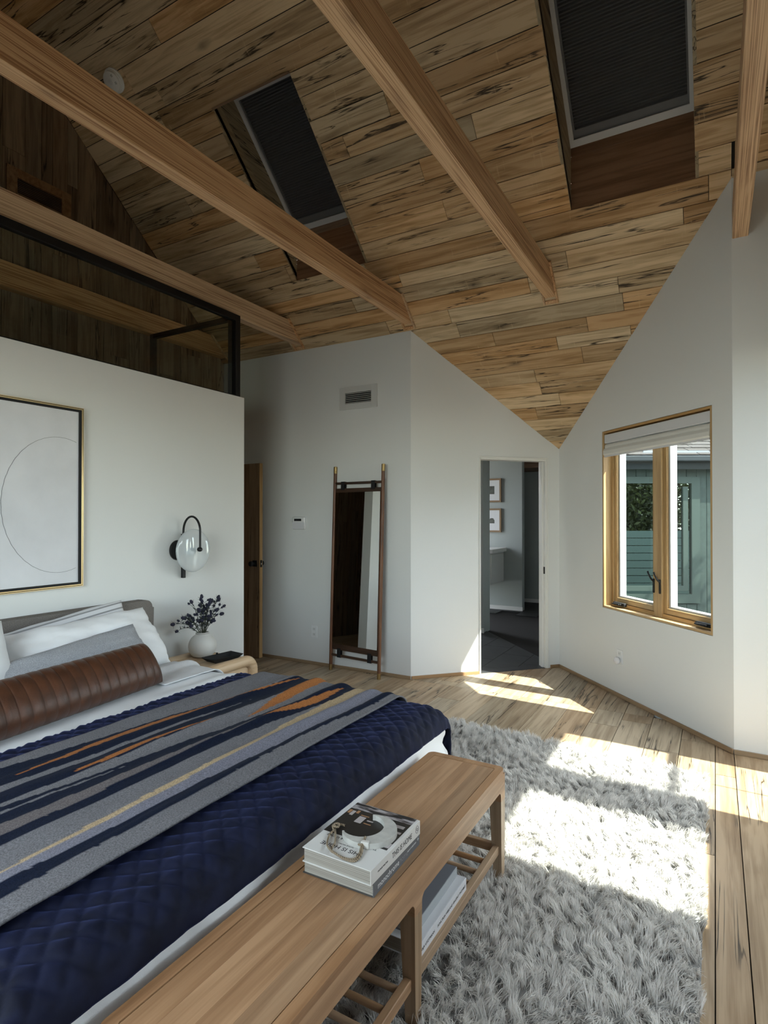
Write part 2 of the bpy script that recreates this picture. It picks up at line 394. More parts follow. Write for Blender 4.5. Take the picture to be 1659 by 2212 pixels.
# the other slope (behind the camera): wider runs
ya = RIDGE_Y
while ya > YB+0.02:
    yb2 = max(YB, ya-0.13)
    xs = [XG] + sorted(random.uniform(XG+0.8, XR-0.6) for _ in range(1)) + [XR]
    for a, b_ in zip(xs[:-1], xs[1:]):
        nn = Vector((0, -SL, 1)).normalized()
        poly = [(a+.001, yb2+.001), (b_-.001, yb2+.001), (b_-.001, ya-.001), (a+.001, ya-.001)]
        MB().prism([Vector((p[0], p[1], cz(p[1]-1e-5))) for p in poly], nn*0.015).build('ceiling_board', W_CEIL, ceiling); nplank += 1
    ya = yb2
print('boards', fl_n, nplank)

# ---- walls
def wall_poly(name, pts, n_out, th=0.14, mat=WALL):
    o = MB().prism(pts, Vector(n_out)*th).build(name, mat); tag(o, kind='structure'); return o
HS = 0.012
# mirror wall
wall_poly('wall_back', [(XG, YM, -0.02), (C1.x, YM, -0.02), (C1.x, YM, cz(YM)+HS), (XG, YM, cz(YM)+HS)], (0, 1, 0))
# door wall C with opening
LC = (C2-C1).length
def PC(t, z): p = C1+tC*t; return Vector((p.x, p.y, z))
tdoor = [(Vector((-1.955, 5.238, 0))-C1).dot(tC), (Vector((-1.447, 5.768, 0))-C1).dot(tC)]; DH = 2.065
def zC(t): return cz((C1+tC*t).y)+HS
mb = MB()
for a, b_, z0a, z1f in ((0, tdoor[0], -0.02, zC), (tdoor[0], tdoor[1], DH, zC), (tdoor[1], LC, -0.02, zC)):
    mb.prism([PC(a, z0a), PC(b_, z0a), PC(b_, z1f(b_)), PC(a, z1f(a))], -nC*0.12)
tag(mb.build('wall_doorway', WALL), kind='structure')
# window wall D with opening
LD = (C3-C2).length
def PD(t, z, d=0.0): p = C2+tD*t-nD*d; return Vector((p.x, p.y, z))
tw = (0.735, 1.985); zw = (0.708, 2.240)
def zD(t): return cz((C2+tD*t).y)+HS
mb = MB(); TH_D = 0.16
for a, b_, z0, z1 in ((0, tw[0], -0.02, None), (tw[0], tw[1], -0.02, zw[0]), (tw[0], tw[1], zw[1], None), (tw[1], LD, -0.02, None)):
    za, zb = (z1, z1) if z1 else (zD(a), zD(b_))
    mb.prism([PD(a, z0), PD(b_, z0), PD(b_, zb), PD(a, za)], -nD*TH_D)
wD = mb.build('wall_window', WALL); tag(wD, kind='structure')
# E wall
wall_poly('wall_right_far', [(C3.x, C3.y, -0.02), (XR, C3.y, -0.02), (XR, C3.y, cz(C3.y)+HS), (C3.x, C3.y, cz(C3.y)+HS)], (0, 1, 0))
# right wall (off frame) with the glazed door and window that let the sun in
def right_wall():
    mb = MB(); W1, W2 = (3.345, 4.04), (2.35, 3.02); HD = 2.60; SI = 1.42; W0 = (0.25, 2.05)
    def seg(y0, y1, z0, z1=None):
        za, zb = (z1, z1) if z1 else (cz(y0), cz(y1))
        mb.prism([(XR, y0, z0), (XR, y1, z0), (XR, y1, zb), (XR, y0, za)], (0.12, 0, 0))
    seg(YB, RIDGE_Y, HD+0.0); seg(RIDGE_Y, W2[0], HD); seg(W2[0], 4.275, HD)
    seg(YB, W0[0], -0.02, HD); seg(W0[0], W0[1], -0.02, 0.6); seg(W0[1], W2[0], -0.02, HD); seg(W2[0], W2[1], -0.02, SI); seg(W2[1], W1[0], -0.02, HD); seg(W1[1], 4.42, -0.02, HD)
    return mb.build('wall_right', W_GABLE), W1, W2, HD, SI
wr, W1, W2, HD, SI = right_wall(); tag(wr, kind='structure')
# glazed door in the right wall
d2 = empty('door_2', (XR, W1[0], 0), kind='structure')
mb = MB()
for a, b_, c, d in ((0, 0.02, 0, HD), (W1[1]-W1[0]-0.02, W1[1]-W1[0], 0, HD)): mb.box((0.03, a, c), (0.08, b_, d))
mb.box((0.03, 0, HD-0.03), (0.08, W1[1]-W1[0], HD)); mb.box((0.04, 0, 1.71), (0.07, W1[1]-W1[0], 1.745))
mb.build('door_frame', W_FIRZ, d2)
MB().box((0.04, 0.335, 0.0), (0.05, 0.343, 1.45)).build('glazing_bar', W_FIRZ, d2)
MB().box((0.053, 0.02, 0.0), (0.057, W1[1]-W1[0]-0.02, HD-0.03)).build('glass', GLASS, d2)
w4 = empty('window_4', (XR, W2[0], SI), kind='structure')
mb = MB(); hh = HD-SI; wy = W2[1]-W2[0]
for lo, hi in (((0.03, 0, 0), (0.08, 0.02, hh)), ((0.03, wy-0.02, 0), (0.08, wy, hh)), ((0.03, 0, 0), (0.08, wy, 0.02)), ((0.03, 0, hh-0.02), (0.08, wy, hh))): mb.box(lo, hi)
mb.build('window_frame', W_FIRZ, w4); MB().box((0.053, 0.02, 0.02), (0.057, wy-0.02, hh-0.02)).build('glass', GLASS, w4)
w6 = empty('fill_window', (XR, 0.25, 0.6), kind='structure')  # unseen window, added to bring more sky light onto bed and bench
mb = MB(); hh = HD-0.6; wy = 1.80
for lo, hi in (((0.03, 0, 0), (0.08, 0.04, hh)), ((0.03, wy-0.04, 0), (0.08, wy, hh)), ((0.03, 0, 0), (0.08, wy, 0.04)), ((0.03, 0, hh-0.04), (0.08, wy, hh)), ((0.03, wy/2-.03, 0), (0.08, wy/2+.03, hh))): mb.box(lo, hi)
mb.build('window_frame', W_FIRZ, w6); MB().box((0.053, 0.04, 0.04), (0.057, wy-0.04, hh-0.04)).build('glass', GLASS, w6)
tag(MB().box((XR+0.12, -0.7, 2.74), (3.05, 2.12, 2.84)).box((2.93, -0.7, -0.35), (3.03, -0.6, 2.74)).box((2.93, 2.0, -0.35), (3.03, 2.1, 2.74)).build('sun_block_canopy', W_GABLE), kind='structure')  # unseen canopy on posts, added to keep the sun out of the window below
# back wall behind the camera
mb = MB(); BO = (-2.5, -0.7, 0.8, 2.5)
for a, b_, c, d in ((XG, BO[0], -0.02, cz(YB)), (BO[1], XR+0.12, -0.02, cz(YB)), (BO[0], BO[1], -0.02, BO[2]), (BO[0], BO[1], BO[3], cz(YB))): mb.box((a, YB-0.12, c), (b_, YB, d))
tag(mb.build('wall_behind', W_GABLE), kind='structure')
w7 = empty('back_fill_window', (BO[0], YB, BO[2]), kind='structure'); wx, hz = BO[1]-BO[0], BO[3]-BO[2]  # unseen window, added so sky light lifts the mirror wall and the bed
mb = MB()
for a, b_, c, d in ((0, .04, 0, hz), (wx-.04, wx, 0, hz), (wx/2-.025, wx/2+.025, .04, hz-.04), (.04, wx-.04, 0, .04), (.04, wx-.04, hz-.04, hz)): mb.box((a, -0.09, c), (b_, -0.04, d))
mb.build('window_frame', W_FIRZ, w7); MB().box((0.04, -0.067, 0.04), (wx-.04, -0.063, hz-.04)).build('glass', GLASS, w7)
portal((XR+0.02, (W1[0]+W1[1])/2, HD/2), (0, PI/2, 0), HD, W1[1]-W1[0])
portal(((BO[0]+BO[1])/2, YB-0.02, (BO[2]+BO[3])/2), (PI/2, 0, 0), wx, hz)
portal((XR+0.02, 1.15, (0.6+HD)/2), (0, PI/2, 0), HD-0.6, 1.8)
portal((XR+0.02, (W2[0]+W2[1])/2, (SI+HD)/2), (0, PI/2, 0), HD-SI, W2[1]-W2[0])
pw = PD(sum(tw)/2, sum(zw)/2, 0.02); pq = nD.to_track_quat('-Z', 'Y').to_euler()
portal(pw, pq, tw[1]-tw[0], zw[1]-zw[0])

# gable wall of vertical boards
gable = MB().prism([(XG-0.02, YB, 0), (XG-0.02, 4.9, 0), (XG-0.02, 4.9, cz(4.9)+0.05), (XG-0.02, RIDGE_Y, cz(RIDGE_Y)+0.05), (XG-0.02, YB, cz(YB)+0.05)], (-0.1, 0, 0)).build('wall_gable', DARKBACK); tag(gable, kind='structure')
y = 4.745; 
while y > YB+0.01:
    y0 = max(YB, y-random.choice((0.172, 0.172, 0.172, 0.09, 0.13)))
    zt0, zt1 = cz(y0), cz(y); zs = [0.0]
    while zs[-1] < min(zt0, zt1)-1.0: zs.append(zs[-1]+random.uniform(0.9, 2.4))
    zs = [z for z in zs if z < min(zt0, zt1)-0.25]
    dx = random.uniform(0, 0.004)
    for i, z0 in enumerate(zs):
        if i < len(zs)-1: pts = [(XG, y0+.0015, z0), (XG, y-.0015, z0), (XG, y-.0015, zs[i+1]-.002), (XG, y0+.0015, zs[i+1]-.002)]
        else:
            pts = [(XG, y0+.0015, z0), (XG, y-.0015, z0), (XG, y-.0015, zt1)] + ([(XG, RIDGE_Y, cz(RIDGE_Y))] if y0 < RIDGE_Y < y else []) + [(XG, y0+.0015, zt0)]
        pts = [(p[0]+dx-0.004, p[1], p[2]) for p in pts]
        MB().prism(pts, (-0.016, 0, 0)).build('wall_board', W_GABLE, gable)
    y = y0

# headboard partition with its end and the hall behind it
part = MB().box((XP-0.13, YB, -0.02), (XP, YP, ZP)).build('wall_partition', WALL); tag(part, kind='structure')

# baseboards (thin oak strips)
def base(name, P, Q, nn):
    d = (Q-P).length; ang = math.atan2((Q-P).y, (Q-P).x)
    o = MB().box((0, 0 if False else -0.006, 0.0), (d, 0.006, 0.030), bev=0.002).build(name, W_BASE)
    o.location = P+nn*0.0065; o.rotation_euler = (0, 0, ang); tag(o, kind='structure')
base('baseboard_back', Vector((XG, YM, 0)), C1, Vector((0, -1, 0)))
base('baseboard_doorway', C1+tC*0.005, C1+tC*(tdoor[0]-0.002), nC)
base('baseboard_corner', C1+tC*(tdoor[1]+0.035), C2-tC*0.004, nC)
base('baseboard_window', C2+tD*0.004, C3, nD)
base('baseboard_right', C3, Vector((XR, C3.y, 0)), Vector((0, -1, 0)))

# ---------------------------------------------------------------- beams
BW, BZ0, BZ1 = 0.088, 3.264, 3.455
def ylow(z): return 4.738+(3.222-z)/SL
def beam(x0, label, y_far=None, trim=True, bz1=BZ1):
    t = empty('ceiling_beam', (x0, 0, BZ0), label=label, cat='beam', group='fir tie beams across the vault')
    yb0, yb1 = (y_far, y_far) if y_far else (ylow(BZ0)-0.002, ylow(bz1)-0.002)
    yn0, yn1 = 2*RIDGE_Y-ylow(BZ0)+0.004, 2*RIDGE_Y-ylow(bz1)+0.004
    h = bz1-BZ0
    mb = MB(); nn = 26
    prof = lambda f: None
    bm = mb.bm; rings = []
    for i in range(nn+1):
        f = i/nn; ya = yn0+(yb0-yn0)*f; yb_ = yn1+(yb1-yn1)*f
        j = [(random.uniform(-.0006, .0006), random.uniform(-.0006, .0006)) for _ in range(4)]
        c = 0.004
        rings.append([bm.verts.new(p) for p in ((c, ya, 0), (BW-c, ya, 0), (BW+j[0][0], ya, c), (BW+j[1][0], yb_, h), (j[2][0], yb_, h), (j[3][0], ya, c))])
    for A, B in zip(rings[:-1], rings[1:]):
        for k in range(6): bm.faces.new((A[k], A[(k+1) % 6], B[(k+1) % 6], B[k]))
    bm.faces.new(rings[0]); bm.faces.new(rings[-1][::-1])
    mb.build('timber', W_FIR, t)
    if trim:
        for s, xa in ((0, -0.016), (1, BW+0.001)):
            y0, y1 = ylow(BZ0)+0.035, ylow(bz1)-0.012
            a = []
            pr = [Vector((xa, y0, cz(y0)-BZ0)), Vector((xa, y1, cz(y1)-BZ0)), Vector((xa, y1, cz(y1)-BZ0))-NU*0.022, Vector((xa, y0, cz(y0)-BZ0))-NU*0.022]
            MB().prism(pr, (0.015, 0, 0)).build('end_trim', W_FIR, t)
        y0 = ylow(BZ0)+0.016
        pr = [Vector((0, y0, cz(y0)-BZ0)), Vector((0, y0+0.02, cz(y0+0.02)-BZ0)), Vector((0, y0+0.02, cz(y0+0.02)-BZ0))-NU*0.014, Vector((0, y0, cz(y0)-BZ0))-NU*0.014]
        MB().prism(pr, (BW, 0, 0)).build('end_trim', W_FIR, t)
    return t
beam(-1.19, 'fir beam running from the top centre down between the two skylights')
beam(-2.475, 'fir beam crossing in front of the narrow left skylight, longest in view')
beam(-3.748, 'fir beam lying just above the black framed clerestory glass', bz1=3.45)
beam(-4.80, 'fir beam seen through the clerestory glass against the board gable', bz1=3.46)
beam(0.101, 'fir beam at the upper right ending on the white wall', y_far=4.2745)

# ---------------------------------------------------------------- skylights
BLIND = plain('charcoal_blind', (0.085, 0.087, 0.092), 0.85)
GREYF = plain('skylight_frame', (0.52, 0.52, 0.53), 0.45)
def skylight(x0, x1, label):
    y0, y1 = SKY_Y; D = 0.33; t = empty('skylight', (x0, y1, cz(y1)), label=label, cat='skylight', group='skylights with charcoal blinds')
    O = t.location.copy()
    A0 = Vector((0, y1, cz(y1))); B0 = Vector((0, y0, cz(y0)))       # lower and upper edges of the opening
    A1 = Vector((0, y1, cz(y1)+D*math.sqrt(1+SL*SL)*1.0)); B1 = B0+NU*D # lower wall is plumb, upper square to the roof
    def X(v, x): return Vector((x, v.y, v.z))-O
    th = 0.02
    # side linings as two boards each
    for xs, sg in ((x0, -1), (x1, 1)):
        for f0, f1 in ((0.0, 0.33), (0.335, 1.0)):
            q = [A0.lerp(A1, f0), B0.lerp(B1, f0), B0.lerp(B1, f1), A0.lerp(A1, f1)]
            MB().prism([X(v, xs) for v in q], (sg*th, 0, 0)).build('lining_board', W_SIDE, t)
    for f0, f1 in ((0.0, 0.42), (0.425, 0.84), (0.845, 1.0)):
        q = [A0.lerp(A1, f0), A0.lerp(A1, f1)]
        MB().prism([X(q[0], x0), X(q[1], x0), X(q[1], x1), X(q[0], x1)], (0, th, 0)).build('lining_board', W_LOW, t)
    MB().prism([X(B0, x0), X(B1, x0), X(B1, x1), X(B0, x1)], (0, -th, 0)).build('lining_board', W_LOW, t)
    # frame: four bars lying in the plane at depth D
    dn = (A1-B1).normalized(); L_ = (A1-B1).length; nn = NU
    def P(x, s, d): v = B1+dn*s+nn*d; return Vector((x, v.y, v.z))-O
    fb = MB(); fw = 0.03
    def bar(xa, xb, sa, sb, d0, d1):
        fb.prism([P(xa, sa, d0), P(xb, sa, d0), P(xb, sb, d0), P(xa, sb, d0)], nn*(d1-d0))
    e = 0.001
    bar(x0+e, x0+fw, 0.002, L_-e, -0.03, 0.03); bar(x1-fw, x1-e, 0.002, L_-e, -0.03, 0.03)
    bar(x0+fw, x1-fw, 0.002, fw, -0.03, 0.03); bar(x0+fw, x1-fw, L_-fw*1.6, L_-e, -0.03, 0.03)
    fb.build('frame', GREYF, t)
    # pleated blind: real zigzag pleats
    a, b_ = x0+fw+0.012, x1-fw-0.012; s0, s1 = fw, L_-fw*1.6-0.055; n = 50
    bm = bmesh.new(); prev = None
    for i in range(2*n+1):
        s = s0+(s1-s0)*i/(2*n); d = 0.013 if i % 2 else 0.0
        v = [bm.verts.new(P(a, s, d)), bm.verts.new(P(b_, s, d))]
        if prev: bm.faces.new((prev[0], prev[1], v[1], v[0]))
        prev = v
    mbx = MB(); mbx.bm.free(); mbx.bm = bm
    o = mbx.build('pleated_blind', BLIND, t)
    mb = MB(); 
    for xa, xb, sa, sb, d0, d1 in ((x0+fw, a, 0.03, L_-fw*1.6, -0.012, 0.02), (b_, x1-fw, 0.03, L_-fw*1.6, -0.012, 0.02), (a, b_, s1, L_-fw*1.6, -0.014, 0.012)):
        mb.prism([P(xa, sa, d0), P(xb, sa, d0), P(xb, sb, d0), P(xa, sb, d0)], nn*(d1-d0))
    mb.build('blind_rail', BLIND_R, t)
    # unseen opaque slab added above the blind to keep daylight out
    MB().prism([P(x0-0.03, -0.03, 0.04), P(x1+0.03, -0.03, 0.04), P(x1+0.03, L_+0.03, 0.04), P(x0-0.03, L_+0.03, 0.04)], nn*0.03).build('light_block_slab', DARKBACK, t)
BLIND_R = plain('blind_rail_grey', (0.11, 0.112, 0.118), 0.5)
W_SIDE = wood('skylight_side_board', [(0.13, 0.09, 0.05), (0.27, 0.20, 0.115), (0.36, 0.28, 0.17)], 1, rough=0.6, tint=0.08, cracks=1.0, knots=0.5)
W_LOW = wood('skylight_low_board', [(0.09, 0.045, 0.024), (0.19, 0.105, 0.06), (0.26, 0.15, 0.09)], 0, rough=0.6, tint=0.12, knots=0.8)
skylight(*SKY[0], 'narrow-looking skylight half hidden behind the long fir beam')
skylight(*SKY[1], 'large skylight at the top right above the white gable corner')
# ---------------------------------------------------------------- interior clerestory window above the partition
XF = -3.66
wi = empty('window_2', (XF, YP-0.03, ZP), kind='structure')
def wbox(mb, lo, hi, root): 
    o = root.location; mb.box(tuple(a-b for a, b in zip(lo, o)), tuple(a-b for a, b in zip(hi, o)), bev=0.0015)
mb = MB()
ye = YP-0.032; zt = BZ0-0.001
wbox(mb, (XF, YB, zt-0.055), (XF+0.045, ye, zt+0.0), wi); wbox(mb, (XF, ye-0.055, ZP), (XF+0.045, ye, zt-0.055), wi)
wbox(mb, (XF, YB, ZP), (XF+0.045, ye-0.055, ZP+0.012), wi)
mb.build('front_frame', BLACK, wi)
mb = MB(); xr = -4.70
wbox(mb, (xr, ye-0.05, zt-0.04), (XF-0.001, ye-0.005, zt), wi); wbox(mb, (xr-0.05, ye-0.05, 2.30), (xr, ye-0.005, zt), wi); wbox(mb, (XF-0.05, ye-0.055, ZP), (XF-0.001, ye-0.005, zt-0.04), wi)
mb.build('return_frame', BLACK, wi)
MB().box((0.015, YB-wi.location.y, 0.012), (0.021, ye-0.055-wi.location.y, zt-0.055-ZP)).build('glass', GLASS, wi)
MB().box((xr-XF, ye-0.03-wi.location.y, 0.0), (-0.05, ye-0.024-wi.location.y, zt-0.04-ZP)).build('glass', GLASS, wi)

# ---------------------------------------------------------------- window 1 (fir casements in the window wall)
w1 = empty('window_1', PD(tw[0], zw[0]), math.atan2(tD.y, tD.x), kind='structure')
W_, H_ = tw[1]-tw[0], zw[1]-zw[0]
# local frame: +x along wall (towards the camera side), +y: check outward
yo = 1.0 if (Matrix.Rotation(math.atan2(tD.y, tD.x), 3, 'Z') @ Vector((0, 1, 0))).dot(-nD) > 0 else -1.0
def lb(mb, x0, x1, d0, d1, z0, z1, bev=0.002):
    a, b_ = sorted((yo*d0, yo*d1)); mb.box((x0, a, z0), (x1, b_, z1), bev=bev); return mb
lb(MB(), 0.002, 0.02, 0.001, TH_D, 0.002, H_-0.002).build('jamb', W_FIRZ, w1); lb(MB(), W_-0.02, W_-0.002, 0.001, TH_D, 0.002, H_-0.002).build('jamb', W_FIRZ, w1)
lb(MB(), 0.02, W_-0.02, 0.001, TH_D, 0.002, 0.02).build('sill', W_FIRX, w1); lb(MB(), 0.02, W_-0.02, 0.001, TH_D, H_-0.02, H_-0.002).build('head', W_FIRX, w1)
d0, d1 = 0.075, 0.135
for z0, z1, nm in ((0.02, 0.05, 'frame_rail'), (H_-0.05, H_-0.02, 'frame_rail')): lb(MB(), 0.02, W_-0.02, d0, d1, z0, z1).build(nm, W_FIRX, w1)
for x0, x1 in ((0.02, 0.05), (W_/2-0.045, W_/2+0.045), (W_-0.05, W_-0.02)): lb(MB(), x0, x1, d0-0.008 if abs(x0-W_/2) < .1 else d0, d1, 0.05 if abs(x0-W_/2) > .1 else 0.02, H_-0.05 if abs(x0-W_/2) > .1 else H_-0.02).build('frame_stile', W_FIRZ, w1)
SASHW = plain('sash_white_metal', (0.40, 0.41, 0.41), 0.45); SPACER = plain('glazing_seal', (0.03, 0.03, 0.03), 0.6)
for sx0, sx1 in ((0.05, W_/2-0.045), (W_/2+0.045, W_-0.05)):
    s = MB()
    for a, b_, c, d in ((sx0+.002, sx0+0.034, .052, H_-.052), (sx1-0.034, sx1-.002, .052, H_-.052)): lb(s, a, b_, d0+0.012, d1+0.02, c, d)
    o1 = s.build('sash', W_FIRZ, w1)
    s = MB()
    for c, d in ((.052, .095), (H_-.095, H_-.052)): lb(s, sx0+.034, sx1-.034, d0+0.012, d1+0.02, c, d)
    s.build('sash', W_FIRX, w1)
    s = MB()
    for a, b_, c, d in ((sx0+.034, sx0+0.052, .095, H_-.095), (sx1-0.052, sx1-.034, .095, H_-.095), (sx0+.052, sx1-.052, .095, .110), (sx0+.052, sx1-.052, H_-.110, H_-.095)): lb(s, a, b_, d0+0.03, d1+0.03, c, d, 0.001)
    s.build('sash_cladding', SASHW, w1)
    s = MB(); lb(s, sx0+.052, sx1-.052, d0+0.036, d0+0.042, .110, H_-.110, 0); s.build('glass', GLASS, w1)
    # crank box and lock lever
    s = MB(); cx = sx0+0.11 if sx0 < 0.2 else sx1-0.09
    lb(s, cx-0.075, cx+0.075, d0-0.03, d0+0.0, 0.035, 0.062, 0.004); lb(s, cx-0.05, cx+0.045, d0-0.045, d0-0.03, 0.040, 0.056, 0.004)
    s.tube([(cx+0.03, yo*(d0-0.045), 0.048), (cx+0.045, yo*(d0-0.062), 0.052), (cx+0.0, yo*(d0-0.066), 0.054), (cx-0.04, yo*(d0-0.06), 0.052)], 0.006, 8)
    s.build('crank', BLACKM, w1)
    s = MB(); lx = sx1-0.018 if sx0 < 0.2 else sx0+0.018; sg = -1 if sx0 < .2 else 1
    lx = W_/2-0.040 if sx0 < 0.2 else W_/2+0.030
    lb(s, lx-0.008, lx+0.008, d0-0.018, d0-0.006, 0.20, 0.31, 0.003)
    s.tube([(lx, yo*(d0-0.016), 0.29), (lx-0.004, yo*(d0-0.034), 0.31), (lx-0.018, yo*(d0-0.044), 0.345), (lx-0.026, yo*(d0-0.046), 0.365)], [0.007, 0.007, 0.006, 0.007], 8)
    s.build('lock_lever', BLACKM, w1)
# roller shade in the head of the window
SHADE = plain('roller_shade_fabric', (0.70, 0.69, 0.65), 0.7); SHADE_W = plain('shade_cassette', (0.66, 0.66, 0.68), 0.35)
sh = empty('roller_shade', w1.location+Vector((0, 0, H_)), w1.rotation_euler.z, label='white roller shade drawn up in the head of the fir casement window', cat='blind')
s = MB(); lb(s, 0.025, W_-0.022, 0.006, 0.062, -0.108, -0.032, 0.004); s.build('cassette', SHADE_W, sh)
s = MB(); s.lathe([(0.026, 0.03), (0.026, W_-0.028)], (0, yo*0.032, -0.136), 'X', 20); s.build('fabric_roll', SHADE, sh, smooth=True)
s = MB()
prof = [(0.006, -0.150), (-0.004, -0.172), (-0.004, -0.200), (0.004, -0.212), (0.018, -0.212), (0.018, -0.155)]
s.prism([Vector((0.022, yo*a, b_)) for a, b_ in prof], (W_-0.046, 0, 0)); s.build('hem_fold', SHADE, sh)
s = MB(); s.box((0.024, min(yo*0.006, yo*0.014), -0.226), (W_-0.03, max(yo*0.006, yo*0.014), -0.212)); s.build('bottom_bar', SHADE_W, sh)

# ---------------------------------------------------------------- doorway trim
dr = empty('door_3', PC(tdoor[0], 0), math.atan2(tC.y, tC.x), kind='structure')
yi = 1.0 if (Matrix.Rotation(math.atan2(tC.y, tC.x), 3, 'Z') @ Vector((0, 1, 0))).dot(nC) > 0 else -1.0  # +y*yi = into room
DW = tdoor[1]-tdoor[0]
def db(mb, x0, x1, d0, d1, z0, z1, bev=0.002):
    a, b_ = sorted((yi*d0, yi*d1)); mb.box((x0, a, z0), (x1, b_, z1), bev=bev); return mb
db(MB(), 0.0, 0.018, -0.12, 0.004, 0, DH).build('jamb', WHITE_T, dr)
db(MB(), DW-0.018, DW, -0.12, 0.004, 0, DH).build('jamb', WHITE_T, dr)
db(MB(), 0.018, DW-0.018, -0.12, 0.004, DH-0.018, DH).build('head', WHITE_T, dr)
db(MB(), DW-0.03, DW-0.018, -0.075, -0.035, 0, DH-0.018).build('door_stop', WHITE_T, dr)
db(db(MB(), 0.0, 0.010, 0.004, 0.012, 0, DH+0.0), DW, DW+0.012, 0.0, 0.01, 0, DH+0.012).build('casing_bead', WHITE_T, dr)
db(MB(), 0.0, DW, 0.0, 0.01, DH, DH+0.012).build('casing_bead', WHITE_T, dr)
db(MB(), DW-0.0205, DW-0.018, -0.03, -0.005, 0.93, 1.0, 0.001).build('strike_plate', BLACKM, dr)
for zz in (0.30, 1.86): 
    s = MB(); db(s, 0.018, 0.021, -0.115, -0.08, zz, zz+0.09, 0.001); s.tube([(0.026, yi*-0.118, zz), (0.026, yi*-0.118, zz+0.09)], 0.006, 8); s.build('hinge', BRASS, dr)
db(MB(), 0.0, DW, -0.12, -0.004, -0.021, 0.002, 0.001).build('threshold', plain('dark_threshold', (0.03, 0.03, 0.032), 0.5), dr)

# ---------------------------------------------------------------- bathroom beyond the doorway
TILE = plain('slate_tile', (0.035, 0.036, 0.036), 0.55, var=0.25, vscale=6)
bf = MB().box((-4.6, 5.0, -0.12), (-1.35, 11.2, -0.012)).build('floor_bathroom', DARKBACK); tag(bf, kind='structure')
for i in range(11):
    for j in range(6):
        x0 = -4.5+i*0.31; y0 = 4.9+j*0.62+(i % 2)*0.31
        if j >= 0:
            poly = [Vector((x0, y0, 0)), Vector((x0+0.306, y0, 0)), Vector((x0+0.306, y0+0.616, 0)), Vector((x0, y0+0.616, 0))]
            poly = clip_poly(poly, C1-nC*0.122, -nC)
            if poly: poly = clip_poly(poly, C2-nD*0.0, nD)
            if poly and len(poly) >= 3 and area2(poly) > .003: MB().prism([(p.x, p.y, -0.0115) for p in poly], (0, 0, 0.0115)).build('tile', TILE, bf)
for i in range(11):
    for j in range(6, 10):
        x0 = -4.5+i*0.31; y0 = 4.9+j*0.62+(i % 2)*0.31
        MB().box((x0, y0, -0.0115), (x0+0.306, y0+0.616, 0.0)).build('tile', TILE, bf)
BW_ = plain('bathroom_paint', (0.42, 0.455, 0.435), 0.6, bump=0.05)
def bwall(name, x0, x1, y0, y1, z1=2.5, mat=BW_): o = MB().box((x0, y0, -0.01), (x1, y1, z1)).build(name, mat); tag(o, kind='structure'); return o
bwall('wall_bath_pier', -2.75, -2.60, 7.10, 7.36)
bwall('wall_bath_picture', -4.55, -2.66, 9.05, 9.17)
bwall('wall_bath_far', -4.55, -1.2, 10.05, 10.17)
bwall('wall_bath_right', -1.48, -1.38, 5.96, 10.05)
bw = bwall('wall_bath_left', -4.65, -4.55, 8.7, 10.17); bwall('wall_bath_left_near', -4.65, -4.55, 5.0, 7.9)  # gap between these two is an unseen opening, added to admit sky light
bwall('wall_bath_near', -4.6, -2.55, 4.89, 4.97)
_q = [Vector(p) for p in ((-4.65, 4.97, 2.5), (-1.2, 4.97, 2.5), (-1.2, 10.2, 2.5), (-4.65, 10.2, 2.5))]
_q = clip_poly(_q, C1-nC*0.125, -nC); _q = clip_poly(_q, C2-nD*0.0-tD*0.25, -tD)
o = MB().prism(_q, (0, 0, 0.06)).build('ceiling_bathroom', W_LOW); tag(o, kind='structure')
tag(MB().box((-4.5, 9.2, 2.28), (-1.49, 10.04, 2.499)).build('ceiling_bath_soffit', W_LOW), kind='structure')
for nm, a, b_, c, d in (('baseboard_bath_picture', -4.5, -2.65, 9.03, 9.05), ('baseboard_bath_far', -4.4, -1.49, 10.03, 10.05), ('baseboard_bath_pier', -2.77, -2.585, 7.08, 7.098)):
    o = MB().box((a, c, 0), (b_, d, 0.06)).build(nm, WHITE_T); tag(o, kind='structure')
MAT_W = plain('picture_mat', (0.75, 0.76, 0.76), 0.7); OAKF = plain('thin_oak_frame', (0.30, 0.20, 0.115), 0.5); PRINT = plain('dark_print', (0.10, 0.105, 0.09), 0.7, var=0.4, vscale=14)
def small_picture(zc, label, arch=False):
    t = empty('framed_picture', (-3.156, 9.048, zc), label=label, cat='picture', group='small framed prints in the bathroom')
    w_, h_ = 0.32, 0.385
    s = MB()
    for a, b_, c, d in ((-w_/2, -w_/2+.028, -h_/2, h_/2), (w_/2-.028, w_/2, -h_/2, h_/2), (-w_/2+.028, w_/2-.028, -h_/2, -h_/2+.028), (-w_/2+.028, w_/2-.028, h_/2-.028, h_/2)): s.box((a, -0.025, c), (b_, 0, d))
    s.build('frame', OAKF, t); MB().box((-w_/2+.028, -0.012, -h_/2+.028), (w_/2-.028, -0.004, h_/2-.028)).build('mat_board', MAT_W, t)
    if arch: pts = [(-.045, 0, -.05), (.045, 0, -.05), (.045, 0, .0), (.022, 0, .034), (-.022, 0, .034), (-.045, 0, .0)]
    else: pts = [(-.045, 0, -.06), (.045, 0, -.06), (.045, 0, .07), (-.045, 0, .07)]
    MB().prism([(p[0], -0.0135, p[2]) for p in pts], (0, 0.001, 0)).build('print', PRINT, t)
small_picture(1.923, 'upper small oak framed print on the bathroom wall, dark rectangle')
small_picture(1.437, 'lower small oak framed print on the bathroom wall, dark arched shape', True)
v = empty('wall_vanity', (-3.01, 8.40, 0.0), label='white wall-hung console with a drawer front beyond the doorway', cat='cabinet')
MB().box((-0.9, -0.04, 0.94), (0.10, 0.64, 1.0), bev=0.004).build('top', WHITE_T, v)
